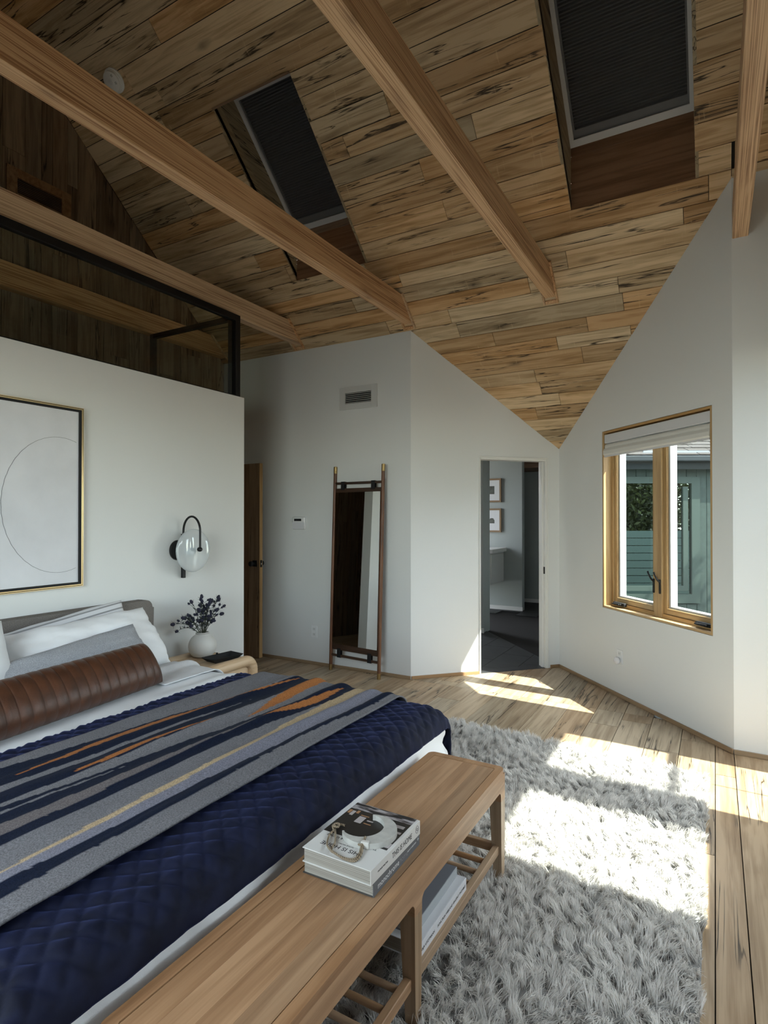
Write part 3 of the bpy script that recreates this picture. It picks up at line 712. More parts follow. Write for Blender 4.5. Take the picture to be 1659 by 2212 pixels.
MB().box((-0.85, -0.02, 0.46), (0.05, 0.64, 0.94), bev=0.004).build('body', WHITE_T, v)
MB().box((0.05, 0.02, 0.48), (0.065, 0.60, 0.92), bev=0.003).build('door', WHITE_T, v)

# ---------------------------------------------------------------- wooden hall door, open against the mirror wall
dw = empty('door_1', (-4.17, 4.655, 0.008), math.radians(180-5), kind='structure')
for i, (a, b_) in enumerate(((0.0, 0.155), (0.156, 0.33), (0.331, 0.50), (0.501, 0.60))):
    MB().box((a, -0.021, 0.0), (b_, 0.021, 2.055), bev=0.001).build('board', W_DOOR, dw)
MB().box((-0.003, -0.0215, 0.0), (-0.0002, 0.0215, 2.055)).build('edge_strip', W_FIRZ, dw)
for sg in (1, -1):
    s = MB(); s.box((0.035, min(sg*.0215, sg*.026), 0.96), (0.10, max(sg*.0215, sg*.026), 1.025), bev=0.001)
    s.lathe([(0.012, 0), (0.012, 0.03), (0.027, 0.04), (0.029, 0.055), (0.024, 0.066), (0.004, 0.068)], (0.067, sg*0.026, 0.992), 'Y', 20, M=None if sg > 0 else Matrix.Translation((0, -0.052, 0)) @ Matrix.Scale(-1, 4, (0, 1, 0)) @ Matrix.Translation((0, 0, 0)))
    s.build('knob', BLACKM, dw, smooth=True)
s = MB(); s.box((-0.006, -0.012, 0.955), (-0.0031, 0.012, 1.03)); s.build('latch_plate', BLACKM, dw)
MB().box((-0.012, -0.006, 0.984), (-0.006, 0.006, 1.0)).build('latch', plain('steel', (0.6, 0.6, 0.6), 0.3, metal=1), dw)

# ================================================================ bed
def fabric(name, col, rough=0.9, sheen=0.0, weave=0.0, wscale=900, var=0.0, vscale=8, col2=None, attr=None, spec=0.2, sheen_tint=None):
    m, t, b = new_mat(name); L = t.links.new
    b.inputs['Roughness'].default_value = rough; b.inputs['Specular IOR Level'].default_value = spec
    b.inputs['Sheen Weight'].default_value = sheen; b.inputs['Sheen Roughness'].default_value = 0.4
    if sheen_tint: b.inputs['Sheen Tint'].default_value = (*sheen_tint, 1)
    tc = N(t, 'ShaderNodeTexCoord')
    if attr:
        a = N(t, 'ShaderNodeVertexColor', layer_name=attr); c = a.outputs[0]
        n = N(t, 'ShaderNodeTexNoise'); n.inputs['Scale'].default_value = 220; n.inputs['Detail'].default_value = 6; L(tc.outputs['Object'], n.inputs['Vector'])
        r = ramp(t, [(0.3, (0.62, 0.62, 0.62)), (0.7, (1.3, 1.3, 1.3))]); L(n.outputs[0], r.inputs[0])
        mx = N(t, 'ShaderNodeMixRGB', blend_type='MULTIPLY'); mx.inputs[0].default_value = 1; L(c, mx.inputs[1]); L(r.outputs[0], mx.inputs[2]); L(mx.outputs[0], b.inputs['Base Color'])
    elif var > 0 or col2:
        c2 = col2 or tuple(c*(1-var) for c in col)
        n = N(t, 'ShaderNodeTexNoise'); n.inputs['Scale'].default_value = vscale; n.inputs['Detail'].default_value = 7; L(tc.outputs['Object'], n.inputs['Vector'])
        r = ramp(t, [(0.35, c2), (0.65, col)]); L(n.outputs[0], r.inputs[0]); L(r.outputs[0], b.inputs['Base Color'])
    else: b.inputs['Base Color'].default_value = (*col, 1)
    if weave > 0:
        n = N(t, 'ShaderNodeTexNoise'); n.inputs['Scale'].default_value = wscale; n.inputs['Detail'].default_value = 3; L(tc.outputs['Object'], n.inputs['Vector'])
        bp = N(t, 'ShaderNodeBump'); bp.inputs['Strength'].default_value = weave; bp.inputs['Distance'].default_value = 0.002
        L(n.outputs[0], bp.inputs['Height']); L(bp.outputs[0], b.inputs['Normal'])
    return m
LINEN = fabric('white_linen', (0.84, 0.845, 0.86), 0.85, weave=0.35, wscale=500)
STRIPEL = fabric('ticking_stripe', (0.72, 0.72, 0.74), 0.85, weave=0.2)
GREYMEL = fabric('grey_melange', (0.46, 0.47, 0.50), 0.9, var=0.45, vscale=300, weave=0.3)
HEADB = fabric('taupe_linen_weave', (0.24, 0.215, 0.195), 0.9, var=0.42, vscale=260, weave=0.6, wscale=600)
NAVYV = fabric('navy_velvet', (0.0065, 0.009, 0.028), 0.75, sheen=0.17, col2=(0.003, 0.004, 0.012), vscale=14, weave=0.15, wscale=300, sheen_tint=(0.22, 0.30, 0.85))
THROW = fabric('wool_throw', (1, 1, 1), 0.95, sheen=0.02, spec=0.05, attr='weave', weave=0.6, wscale=420)
LEATHER = plain('tan_brown_leather', (0.070, 0.026, 0.012), 0.42, bump=0.35, bscale=160, var=0.30, vscale=16, spec=0.45)

BX0, BX1, BY0, BY1, BZT = -3.47, -1.165, 0.60, 2.58, 0.545
bed = empty('bed', ((BX0+BX1)/2, (BY0+BY1)/2, 0), label='king bed with a grey-brown upholstered headboard and white mattress', cat='bed')
bo = bed.location
def bb(mb, lo, hi, bev=0.0, seg=1): return mb.box(tuple(a-b for a, b in zip(lo, bo)), tuple(a-b for a, b in zip(hi, bo)), bev=bev, seg=seg)
bb(MB(), (BX0, BY0+0.04, 0.30), (BX1-0.035, BY1-0.035, BZT-0.03), 0.05, 4).build('mattress', LINEN, bed, smooth=True)
bb(MB(), (BX0, BY0+0.05, 0.10), (BX1-0.06, BY1-0.05, 0.298), 0.01).build('bed_base', HEADB, bed)
for lx in (BX0+0.15, BX1-0.2):
    for ly in (BY0+0.15, BY1-0.2): MB().lathe([(0.018, 0.006), (0.025, 0.10)], (lx-bo.x, ly-bo.y, 0), seg=12).build('leg', W_BENCHZ, bed)
# headboard: rounded slab
def rounded_slab(yA, yB, zA, zB, xA, xB, R):
    pts = [(yA, zA), (yB, zA)]
    for k in range(9): a = PI/2*k/8; pts.append((yB-R+R*math.cos(a), zB-R+R*math.sin(a)))
    for k in range(9): a = PI/2*k/8; pts.append((yA+R-R*math.sin(a), zB-R+R*math.cos(a)))
    mb = MB(); mb.prism([(xA-bo.x, p[0]-bo.y, p[1]) for p in pts], (xB-xA, 0, 0))
    es = [e for e in mb.bm.edges if abs(e.verts[0].co.x-e.verts[1].co.x) < 1e-6]
    bmesh.ops.bevel(mb.bm, geom=es, offset=0.016, segments=4, affect='EDGES'); return mb
rounded_slab(0.42, 2.775, 0.12, 0.905, -3.588, -3.49, 0.055).build('headboard', HEADB, bed, smooth=True)

def fold(t, lim, r):
    """arc length t -> (position, drop) over an edge at lim with radius r"""
    a = (t-(lim-r))/r
    aa = np.clip(a, 0, PI/2); ex = np.maximum(a-PI/2, 0)*r
    pos = np.where(a <= 0, t, lim-r+r*np.sin(aa)+ex*0.05); drop = np.where(a <= 0, 0, r*(1-np.cos(aa))+ex)
    return pos, drop
def nz(U, V, su, sv, seed=0, oct=4):
    """cheap smooth value noise on arrays"""
    out = np.zeros_like(U); amp = 1.0; tot = 0
    for o in range(oct):
        r = np.random.default_rng(seed*31+o); T = r.uniform(-1, 1, (64, 64))
        x = U*su*2**o; y = V*sv*2**o; xi = np.floor(x).astype(int); yi = np.floor(y).astype(int); fx = x-xi; fy = y-yi
        fx = fx*fx*(3-2*fx); fy = fy*fy*(3-2*fy)
        g_ = lambda a, b: T[a % 64, b % 64]
        out += amp*((g_(xi, yi)*(1-fx)+g_(xi+1, yi)*fx)*(1-fy)+(g_(xi, yi+1)*(1-fx)+g_(xi+1, yi+1)*fx)*fy); tot += amp; amp *= 0.5
    return out/tot
def drape(name, u0, u1, v0, v1, res, off, hfun, mat, thick=0.004, rr=0.07, under=None, lift=None):
    nu, nv = max(4, int((u1-u0)/res)), max(4, int((v1-v0)/res))
    U, V = np.meshgrid(np.linspace(u0, u1, nu), np.linspace(v0, v1, nv), indexing='ij')
    if callable(lift): pass
    px, dx = fold(U, BX1+off, rr+off); py, dy = fold(V, BY1+off, rr+off)
    py2, dy2 = fold(-V, -(BY0-off), rr+off); py = np.where(V < BY0+0.3, -py2, py); dy = np.where(V < BY0+0.3, dy2, dy)
    Z = BZT+off-np.hypot(dx, dy)*1.0
    # displacement along approximate normal
    h = hfun(U, V)
    nx = np.clip(dx/(rr+off), 0, 1); ny = np.clip(dy/(rr+off), 0, 1)*np.where(V < BY0+0.3, -1, 1); nz_ = np.clip(1-np.maximum(nx, abs(ny)), 0.02, 1)
    ln = np.sqrt(nx**2+ny**2+nz_**2)
    X, Y, Z = px+h*nx/ln, py+h*ny/ln, Z+h*nz_/ln
    top = np.stack([X, Y, Z], -1).reshape(-1, 3)
    bot = np.stack([X-nx/ln*thick, Y-ny/ln*thick, Z-nz_/ln*thick], -1).reshape(-1, 3)
    F = grid_faces(nu, nv); F2 = grid_faces(nu, nv, True)+len(top)
    idx = np.arange(nu*nv).reshape(nu, nv); rim = np.concatenate([idx[:, 0], idx[-1, 1:], idx[-2::-1, -1], idx[0, -2:0:-1]])
    nr = np.roll(rim, -1); R = np.stack([nr, rim, rim+len(top), nr+len(top)], -1)
    return np_mesh(name, np.vstack([top, bot]), np.vstack([F, F2, R]), mat), U, V
# duvet
def h_duvet(U, V):
    h = 0.012*nz(U, V, 2.2, 2.2, 3)+0.006*np.abs(nz(U*0.6+V, V-U*0.5, 5, 2.2, 5))
    side = np.clip((V-(BY1-0.05))/0.1, 0, 1)+np.clip((U-(BX1-0.02))/0.1, 0, 1)
    h += side*0.007*np.sin(U*27+1.5*nz(U, V, 2, 2, 8)*6+V*3)*np.clip(side, 0, 1)
    h += 0.008*np.exp(-((V-2.40-0.15*(U+2.6))/0.10)**2)*(U < -2.1)*(U > -2.9)
    h += 0.020*np.exp(-((U+2.50-0.10*(V-2.0))/0.06)**2)*np.clip((V-1.9)/0.5, 0, 1)
    return h
duv, _, _ = drape('duvet', -2.86, BX1+0.36, BY0-0.30, BY1+0.34, 0.018, 0.010, h_duvet, LINEN, 0.006)
tag(duv, 'plain white cotton duvet spread over the bed under the navy quilt', 'bedding')
STRSH = fabric('dotted_sheet', (0.70, 0.70, 0.72), 0.9, weave=0.8, wscale=160)
shp, _, _ = drape('sheet_fold', -2.99, -2.62, 2.16, BY1+0.10, 0.012, 0.034, lambda U, V: 0.006*nz(U, V, 12, 12, 9)+0.028*np.exp(-((U+2.86)/0.035)**2), STRSH, 0.004)
tag(shp, 'small dimpled white blanket fold beside the pillows near the nightstand', 'bedding')
# quilt
def h_quilt(U, V):
    c = 0.042
    a = (U*1.0+V*1.15)/ (2*c); b_ = (U*1.0-V*1.15)/(2*c)
    wob = 0.05*nz(U, V, 4, 4, 11)
    pa = np.abs(np.sin(PI*(a+wob))); pb = np.abs(np.sin(PI*(b_-wob)))
    puff = np.minimum(pa, pb)**0.6
    edge = np.minimum(1, np.minimum(np.abs(U-(BX1+QF))/0.045, np.abs(V-(BY1+QS))/0.045)); m = np.where(edge < 1, 0, 1)
    h = 0.0105*puff*m + 0.006*(1-m)
    h += 0.011*nz(U, V, 3, 3, 13)+0.007*nz(U, V, 8, 8, 14)+0.004*np.abs(nz(U+V*0.3, V, 6, 18, 17))
    return h
QF, QS = 0.085, 0.26
qlt, _, _ = drape('quilt', -2.41, BX1+QF, BY0-0.25, BY1+QS, 0.0065, 0.032, h_quilt, NAVYV, 0.008)
tag(qlt, 'navy blue velvet quilt stitched in diamonds over the foot of the bed', 'bedding')
# throw
GR, NV, OR, BG, LG, BR = (0.175, 0.172, 0.185), (0.008, 0.012, 0.028), (0.36, 0.14, 0.045), (0.45, 0.34, 0.21), (0.20, 0.20, 0.245), (0.145, 0.128, 0.130)
BANDS = [(-2.20, -2.115, -2.02, GR), (-2.05, -2.00, -1.95, NV), (-2.005, -1.985, -1.95, GR), (-1.915, -1.905, -1.865, NV), (-1.89, -1.79, -1.745, GR), (-1.785, -1.735, -1.72, NV), (-1.73, -1.735, -1.72, BR),
         (-1.68, -1.68, -1.62, NV), (-1.566, -1.592, -1.62, GR), (-1.548, -1.565, -1.545, BG), (-1.505, -1.485, -1.455, LG), (-1.445, -1.446, -1.405, NV), (-1.2, -1.2, -1.2, GR)]
STREAK = dict(A=[(-2.089, 1.10), (-2.103, 1.424), (-2.083, 1.774), (-2.05, 2.10)], B=[(-1.933, 1.18), (-1.933, 1.522), (-1.92, 1.683), (-1.90, 1.83)],
              C=[(-1.800, 1.93), (-1.833, 2.168), (-1.850, 2.384), (-1.85, 2.75)], D=[(-1.737, 1.94), (-1.694, 2.135), (-1.676, 2.258), (-1.678, 2.50)],
              T=[(-2.072, 2.05), (-2.022, 2.248), (-1.98, 2.55)], E=[(-1.87, 0.80), (-1.85, 1.1), (-1.82, 1.35)])
SWID = dict(A=0.021, B=0.015, C=0.032, D=0.022, T=0.008, E=0.006)
SCOL = dict(A=OR, B=OR, C=OR, D=OR, T=OR, E=GR)
def h_throw(U, V):
    h = 0.012+0.007*nz(U, V, 3, 3, 13)
    s = np.clip((V-1.0)/1.2, 0, 1)
    for c0, c1, wd, am in ((-1.98, -1.86, 0.035, 0.018), (-1.78, -1.70, 0.030, 0.016), (-2.10, -2.02, 0.03, 0.010), (-1.60, -1.52, 0.03, 0.012), (-1.47, -1.44, 0.022, 0.010)):
        cc = c0+(c1-c0)*s+0.02*nz(V, V*0, 1.3, 1, int(abs(c0)*100)); h += am*np.exp(-((U-cc)/wd)**2)*(0.25+0.75*s)
    h += 0.006*np.abs(nz(U, V, 10, 2.5, 22))
    return h
thr, U, V = drape('throw_blanket', -2.255, -1.365, BY0-0.22, BY1+0.20, 0.0065, 0.052, h_throw, THROW, 0.007)
tag(thr, 'wool throw striped in grey, navy, rust and beige laid across the bed', 'blanket')
def throw_colors(U, V):
    us = U+0.006*nz(U, V, 1.2, 1.8, 41, 2)+0.0015*nz(U, V, 40, 40, 42, 1)
    C_ = np.zeros(U.shape+(3,)); prev = np.full(U.shape, -9.0); ys = (1.0, 1.8, 2.3)
    for k, (e0, e1, e2, cc) in enumerate(BANDS):
        e = np.where(V < ys[1], e0+(e1-e0)*np.clip((V-ys[0])/0.8, -0.3, 1), e1+(e2-e1)*np.clip((V-ys[1])/0.5, 0, 1))+0.007*nz(V, V*0+k, 2.2, 1, 60+k, 2)
        e = np.maximum(e, prev); m = (us >= prev) & (us < e); C_[m] = cc; prev = e
    for k, pl in STREAK.items():
        px = np.array([p[0] for p in pl]); py = np.array([p[1] for p in pl])
        c = np.interp(V, py, px); f = np.clip((V-py[0])/(py[-1]-py[0]), 0, 1); wd = SWID[k]*np.sin(PI*np.clip(f, 0, 1))**0.8
        inside = (V > py[0]) & (V < py[-1]) & (np.abs(us-c) < wd); C_[inside] = SCOL[k]
    return C_
Cc = throw_colors(U, V).reshape(-1, 3); Cc = np.vstack([Cc, Cc])
me = thr.data; ca = me.color_attributes.new('weave', 'FLOAT_COLOR', 'POINT')
ca.data.foreach_set('color', np.hstack([Cc, np.ones((len(Cc), 1))]).astype(np.float32).ravel())

# pillows
def pillow(name, center, W, H, T, lean, mat, label, group=None, yaw=0.0, seed=1, flat=0.0, wr=0.006, flange=0.0, roll=0.0):
    n = 44; m_ = 32
    a = np.linspace(-1, 1, n)[:, None]*np.ones((1, m_)); b_ = np.ones((n, 1))*np.linspace(-1, 1, m_)[None, :]
    prof = (np.clip(1-np.abs(a)**4, 0, 1)**0.55)*(np.clip(1-np.abs(b_)**3, 0, 1)**0.6)
    Y = W/2*a*(1-0.035*(1-b_**2)*0)-W/2*0.03*a*(1-b_**2); Zz = H/2*b_-H/2*0.05*b_*(1-a**2)*-0.0
    w1_ = nz(a*1.3, b_*1.3, 1.6, 1.6, seed)*wr*1.4; w2_ = np.abs(nz(a*2+b_, b_*1.6-a*0.4, 2.5, 1.8, seed+7))*wr
    Xf = T/2*prof+(w1_+w2_)*np.clip(prof*3, 0, 1); Xb = -T/2*prof
    Zz = Zz+0.010*nz(a, b_*0+a, 2.0, 1.0, seed+3)*np.abs(b_)
    V1 = np.stack([Xf, Y, Zz], -1).reshape(-1, 3); V2 = np.stack([Xb-0.001, Y, Zz], -1).reshape(-1, 3)
    idx = np.arange(n*m_).reshape(n, m_); rim = np.concatenate([idx[:, 0], idx[-1, 1:], idx[-2::-1, -1], idx[0, -2:0:-1]]); nr = np.roll(rim, -1)
    F = np.vstack([grid_faces(n, m_), grid_faces(n, m_, True)+n*m_, np.stack([nr, rim, rim+n*m_, nr+n*m_], -1)])
    o = np_mesh(name, np.vstack([V1, V2]), F, mat); o.location = center
    o.rotation_euler = (Matrix.Rotation(yaw, 3, 'Z') @ Matrix.Rotation(-math.radians(lean), 3, 'Y') @ Matrix.Rotation(roll, 3, 'X')).to_euler()
    tag(o, label, 'pillow', group); return o
# back ticking pillow, long white pillow, left white pillow, grey pillow
def stripes_on(o_mat):
    t = o_mat.node_tree; b = t.nodes['Principled BSDF']; tc = N(t, 'ShaderNodeTexCoord'); wv = N(t, 'ShaderNodeTexWave'); wv.bands_direction = 'Z'; wv.inputs['Scale'].default_value = 9.0
    t.links.new(tc.outputs['Object'], wv.inputs['Vector']); r = ramp(t, [(0.75, (0.72, 0.72, 0.74)), (0.9, (0.30, 0.30, 0.31))]); t.links.new(wv.outputs[0], r.inputs[0]); t.links.new(r.outputs[0], b.inputs['Base Color'])
stripes_on(STRIPEL)
pillow('pillow', (-3.355, 2.03, 0.690), 0.96, 0.42, 0.12, 20, STRIPEL, 'white pillow with thin grey ticking stripes leaning on the headboard, rearmost', yaw=0.0, roll=0.13, seed=3)
pillow('pillow', (-3.15, 2.075, 0.710), 0.96, 0.42, 0.20, 36, LINEN, 'long plain white linen pillow between the headboard and the grey pillow', seed=5, wr=0.016, roll=0.03, yaw=0.05)
pillow('pillow', (-2.98, 1.07, 0.765), 0.98, 0.50, 0.20, 30, LINEN, 'white pillow at the left edge of the picture, only its corner in view', seed=9, wr=0.010)
pillow('pillow', (-2.93, 1.83, 0.675), 1.02, 0.33, 0.14, 38, GREYMEL, 'heathered grey pillow standing behind the brown leather bolster', seed=12, wr=0.010, roll=0.09, yaw=0.08)
# channel-tufted leather bolster
def bolster():
    L_, n, m_ = 1.24, 520, 40; t_ = empty('bolster_cushion', (-2.645, 2.165-L_/2, 0.685), label='long brown leather bolster cushion with stitched vertical channels', cat='cushion')
    s = np.linspace(-1, 1, n)[:, None]*np.ones((1, m_)); a = np.linspace(0, 2*PI, m_, endpoint=False)[None, :]*np.ones((n, 1))
    y = s*L_/2; ch = np.abs(np.sin(PI*(y+L_/2)/0.058))**0.45
    tap = np.clip(1-np.abs(s)**20, 0, 1)**0.6
    rx = (0.078*tap+0.004)*(0.90+0.10*ch)+0.0025*nz(s*8, a, 3, 1.5, 4); rz = 0.124*(1-0.015*np.abs(s)**10)*(0.985+0.015*ch)
    ca_, sa = np.cos(a), np.sin(a)
    X = rx*np.sign(ca_)*np.abs(ca_)**0.85; Z = rz*np.sign(sa)*np.abs(sa)**0.85
    Vv = np.stack([X, y, Z], -1).reshape(-1, 3)
    i = np.arange(n-1)[:, None]; j = np.arange(m_)[None, :]; A = i*m_+j; B = i*m_+(j+1) % m_
    F = np.stack([A, B, B+m_, A+m_], -1).reshape(-1, 4)
    c = len(Vv); Vv = np.vstack([Vv, [[0, -L_/2, 0], [0, L_/2, 0]]])
    e0 = np.stack([np.arange(m_), np.full(m_, c), (np.arange(m_)+1) % m_, (np.arange(m_)+1) % m_], -1)
    q = []
    o = np_mesh('cover', Vv, F, LEATHER, t_)
    mb = MB()
    for sy, k0 in ((-1, 0), (1, n-1)):
        ring = [mb.bm.verts.new(Vv[k0*m_+j]) for j in range(m_)]; mb.bm.faces.new(ring)
    mb.build('end_panel', LEATHER, t_)
    t_.rotation_euler = (Matrix.Rotation(0.13, 3, 'Z') @ Matrix.Rotation(-math.radians(36), 3, 'Y')).to_euler(); return t_
bolster()

# ================================================================ nightstand
NZ = 0.435
ns = empty('nightstand', (-3.245, 3.045, 0), label='pale oak nightstand with fat rounded tube frame beside the bed', cat='nightstand')
def tubeU(x, y0, y1, z, r=0.040, R=0.075):
    pts = [(x, y0, 0.0), (x, y0, z-r-R)]
    for k in range(1, 9): a = PI/2*k/8; pts.append((x, y0+R-R*math.cos(a), z-r-R+R*math.sin(a)))
    for k in range(0, 8): a = PI/2*(1-k/8); pts.append((x, y1-R+R*math.cos(a), z-r-R+R*math.sin(a)))
    pts += [(x, y1, z-r-R), (x, y1, 0.0)]
    return pts
for x in (0.20, -0.245):
    MB().tube(tubeU(x, -0.26, 0.26, NZ+0.024), 0.041, 18).build('tube_frame', W_NIGHT, ns, smooth=True)
MB().box((-0.24, -0.235, NZ-0.035), (0.175, 0.235, NZ), bev=0.004).build('tabletop', W_NIGHT, ns)
MB().box((-0.24, -0.222, NZ-0.16), (0.16, 0.222, NZ-0.037), bev=0.003).build('drawer_box', W_NIGHT, ns)
mb = MB(); pts = []
for cy_, s0 in ((0.185, -1), (-0.185, 1)):
    for k in range(9): a = -PI/2+PI*k/8; pts.append((0.161, cy_-s0*0.045*math.cos(a), NZ-0.105+s0*-0.045*math.sin(a)*-1))
mb.prism(pts, (0.035, 0, 0)); mb.build('drawer_front', W_NIGHT, ns)

# vase and thistles
vase = empty('vase', (-3.385, 3.13, NZ), label='round ribbed white ceramic vase on the nightstand', cat='vase')
VASEM = plain('matte_white_ceramic', (0.66, 0.64, 0.60), 0.55, bump=0.1, bscale=60)
prof = []
for k in range(46):
    f = k/45; a = -1.12+f*2.36; r = 0.105*math.cos(a)**0.9 if math.cos(a) > 0 else 0; z = 0.098+0.098*math.sin(a)/math.sin(1.24)*0.93
    r = 0.104*math.sqrt(max(0, 1-((z-0.088)/0.10)**2)); r = max(r, 0.05); 
    r += 0.0011*math.sin(z*620) if 0.03 < z < 0.12 else 0
    prof.append((r, max(0.0, z-0.006)))
prof[0] = (0.046, 0.0)
prof += [(0.050, 0.176), (0.049, 0.186), (0.045, 0.187), (0.044, 0.17), (0.06, 0.15)]
MB().lathe(prof, seg=44, cap1=False).build('body', VASEM, vase, smooth=True)
THS = plain('dried_stem', (0.05, 0.055, 0.035), 0.8); THH = plain('thistle_head', (0.018, 0.018, 0.040), 0.85); THL = plain('thistle_leaf', (0.045, 0.055, 0.055), 0.8)
ends = [(-0.01, -0.255, 0.285), (0.03, -0.20, 0.325), (0.0, -0.235, 0.235), (-0.02, -0.14, 0.31), (0.02, -0.12, 0.255), (0.03, -0.06, 0.36), (-0.03, -0.075, 0.415), (0.05, -0.075, 0.36), (0.0, -0.02, 0.43), (0.04, 0.02, 0.39),
        (-0.04, 0.03, 0.44), (0.02, 0.06, 0.41), (0.06, 0.0, 0.31), (-0.02, 0.10, 0.40), (0.05, 0.09, 0.34), (0.0, 0.15, 0.425), (0.04, 0.17, 0.36), (-0.03, 0.19, 0.40), (0.02, 0.16, 0.30), (0.0, 0.13, 0.33), (0.03, -0.03, 0.28), (-0.02, 0.04, 0.35), (0.05, 0.05, 0.27)]
stem_g = 'dried thistle stems in the white vase'
for i, (ex, ey, ez) in enumerate(ends):
    t_ = empty('thistle_stem', vase.location+Vector((0, 0, 0.10)), label='dried dark blue thistle stem standing in the white vase', cat='flower', group=stem_g)
    ez = ez-0.10; st = (random.uniform(-.02, .02), random.uniform(-.025, .025), -0.04); p0 = Vector(st); p3 = Vector((ex, ey, ez)); neck = Vector((ex*0.14, ey*0.15, 0.085))
    cv = [p0, neck]
    for k in range(1, 7):
        f = k/6; cv.append(neck.lerp(p3, f)+Vector((0, 0, 0.03*math.sin(PI*f)))+Vector((random.uniform(-.003, .003), random.uniform(-.003, .003), 0)))
    mb = MB(); mb.tube(cv, [0.0022]*4+[0.0016]*4, 5)
    heads = [(cv[-1], (cv[-1]-cv[-2]).normalized(), random.uniform(0.85, 1.15))]
    for q in range(random.choice((2, 3, 3, 4))):
        b0 = cv[random.randint(3, 5)]; d = Vector((random.uniform(-1, 1), random.uniform(-1, 1), random.uniform(.3, 1.2))).normalized(); b1 = b0+d*random.uniform(0.03, 0.06)
        mb.tube([b0, b0.lerp(b1, .5)+Vector((0, 0, .004)), b1], 0.0013, 4); heads.append((b1, d, random.uniform(0.55, 0.85)))
    mb.build('stem', THS, t_, kind='stuff')
    hb = MB(); lf = MB()
    for P, d, sc in heads:
        r = 0.0125*sc; M = Matrix.Translation(P) @ d.to_track_quat('Z', 'Y').to_matrix().to_4x4()
        hb.lathe([(r*0.3, -r*0.6), (r*0.95, 0), (r, r*0.7), (r*0.75, r*1.7), (r*0.15, r*2.2)], seg=8, M=M)
        for k in range(9):
            a = 2*PI*k/9+random.uniform(-.2, .2); dr_ = Vector((math.cos(a), math.sin(a), random.uniform(.1, .7))).normalized(); l_ = r*random.uniform(1.9, 2.8)
            side = Vector((-math.sin(a), math.cos(a), 0))*r*0.22; tri = [M @ (side), M @ (-side), M @ (dr_*l_)]
            lf.prism(tri, (0, 0, 0.0006))
    for k in range(14):
        P = cv[random.randint(2, 6)]; d = Vector((random.uniform(-1, 1), random.uniform(-1, 1), random.uniform(0, 1))).normalized(); s_ = d.orthogonal().normalized()*0.0042
        lf.prism([P-s_, P+s_, P+d*random.uniform(.018, .036)], (0, 0, 0.0006))
    hb.build('flower_head', THH, t_, kind='stuff'); lf.build('bract', THL, t_, kind='stuff')
# tray
tr = empty('tray', (-3.175, 3.13, NZ+0.001), -0.12, label='shallow black metal tray with pinched rims on the nightstand', cat='tray')
bm = bmesh.new(); lo_ = [(-.05, -.10), (.05, -.10), (.05, .10), (-.05, .10)]; hi_ = [(-.075, -.135), (.075, -.135), (.075, .135), (-.075, .135)]
mb = MB()
B_ = [mb.bm.verts.new((*p, 0.0)) for p in lo_]; T_ = [mb.bm.verts.new((p[0], p[1], 0.032)) for p in hi_]; I_ = [mb.bm.verts.new((p[0]*.94, p[1]*.97, 0.032)) for p in hi_]; J_ = [mb.bm.verts.new((p[0]*.93, p[1]*.96, 0.004)) for p in lo_]
mb.bm.faces.new(B_)
for k in range(4):
    q = (k+1) % 4; mb.bm.faces.new((B_[k], B_[q], T_[q], T_[k])); mb.bm.faces.new((T_[k], T_[q], I_[q], I_[k])); mb.bm.faces.new((I_[k], I_[q], J_[q], J_[k]))
mb.bm.faces.new(J_[::-1]); bm.free(); mb.build('dish', BLACKM, tr)
MB().lathe([(0.005, 0.030), (0.008, 0.036), (0.008, 0.042), (0.003, 0.045)], (-0.066, 0.0, 0), seg=12).build('knob', BLACKM, tr, smooth=True)

# ================================================================ wall sconce
sc = empty('wall_sconce', (XP, 3.105, 1.24), label='black arched wall sconce holding a milky glass disc', cat='lamp')
MB().lathe([(0.078, 0.001), (0.078, 0.014), (0.074, 0.0175)], (0, -0.03, 0), 'X', 32).build('backplate', BLACK, sc, smooth=True)
MB().box((0.018, -0.013, -0.215), (0.046, 0.013, 0.125), bev=0.002).build('bar', BLACK, sc)
xk = 0.215; pts = [(0.032, 0, 0.125)]
zc0 = 0.125; Rr = (xk-0.032)/2
for k in range(0, 17): a = PI-PI*k/16; pts.append((0.032+Rr+Rr*math.cos(a), 0, zc0+0.02+Rr*1.25*math.sin(a)))
pts.append((xk, 0, 0.02))
MB().tube(pts, 0.0082, 12).build('arched_arm', BLACK, sc, smooth=True)
MB().lathe([(0.006, -0.022), (0.016, -0.016), (0.018, 0.0), (0.014, 0.012), (0.007, 0.018)], (xk, 0, 0.01), 'X', 20).build('knob', BLACK, sc, smooth=True)
GLASSD, tgd, bgd = new_mat('milky_glass'); bgd.inputs['Base Color'].default_value = (0.82, 0.86, 0.88, 1); bgd.inputs['Roughness'].default_value = 0.04
bgd.inputs['Transmission Weight'].default_value = 0.35; bgd.inputs['Coat Weight'].default_value = 0.6; bgd.inputs['Alpha'].default_value = 0.62
prof = [(0.0015, -0.030)]
for k in range(1, 24): a = -PI/2+PI*k/24; prof.append((0.165*math.cos(a), 0.030*math.sin(a)))
prof.append((0.0015, 0.030))
MB().lathe(prof, (0.138, 0.004, 0.0), 'X', 48).build('glass_disc', GLASSD, sc, smooth=True)
BLU = plain('pale_blue_bulb', (0.62, 0.74, 0.80), 0.2)
MB().lathe([(0.002, -0.05), (0.03, -0.042), (0.048, -0.015), (0.048, 0.01), (0.03, 0.036), (0.002, 0.044)], (0.105, 0, 0.0), 'X', 24).build('bulb', BLU, sc, smooth=True)

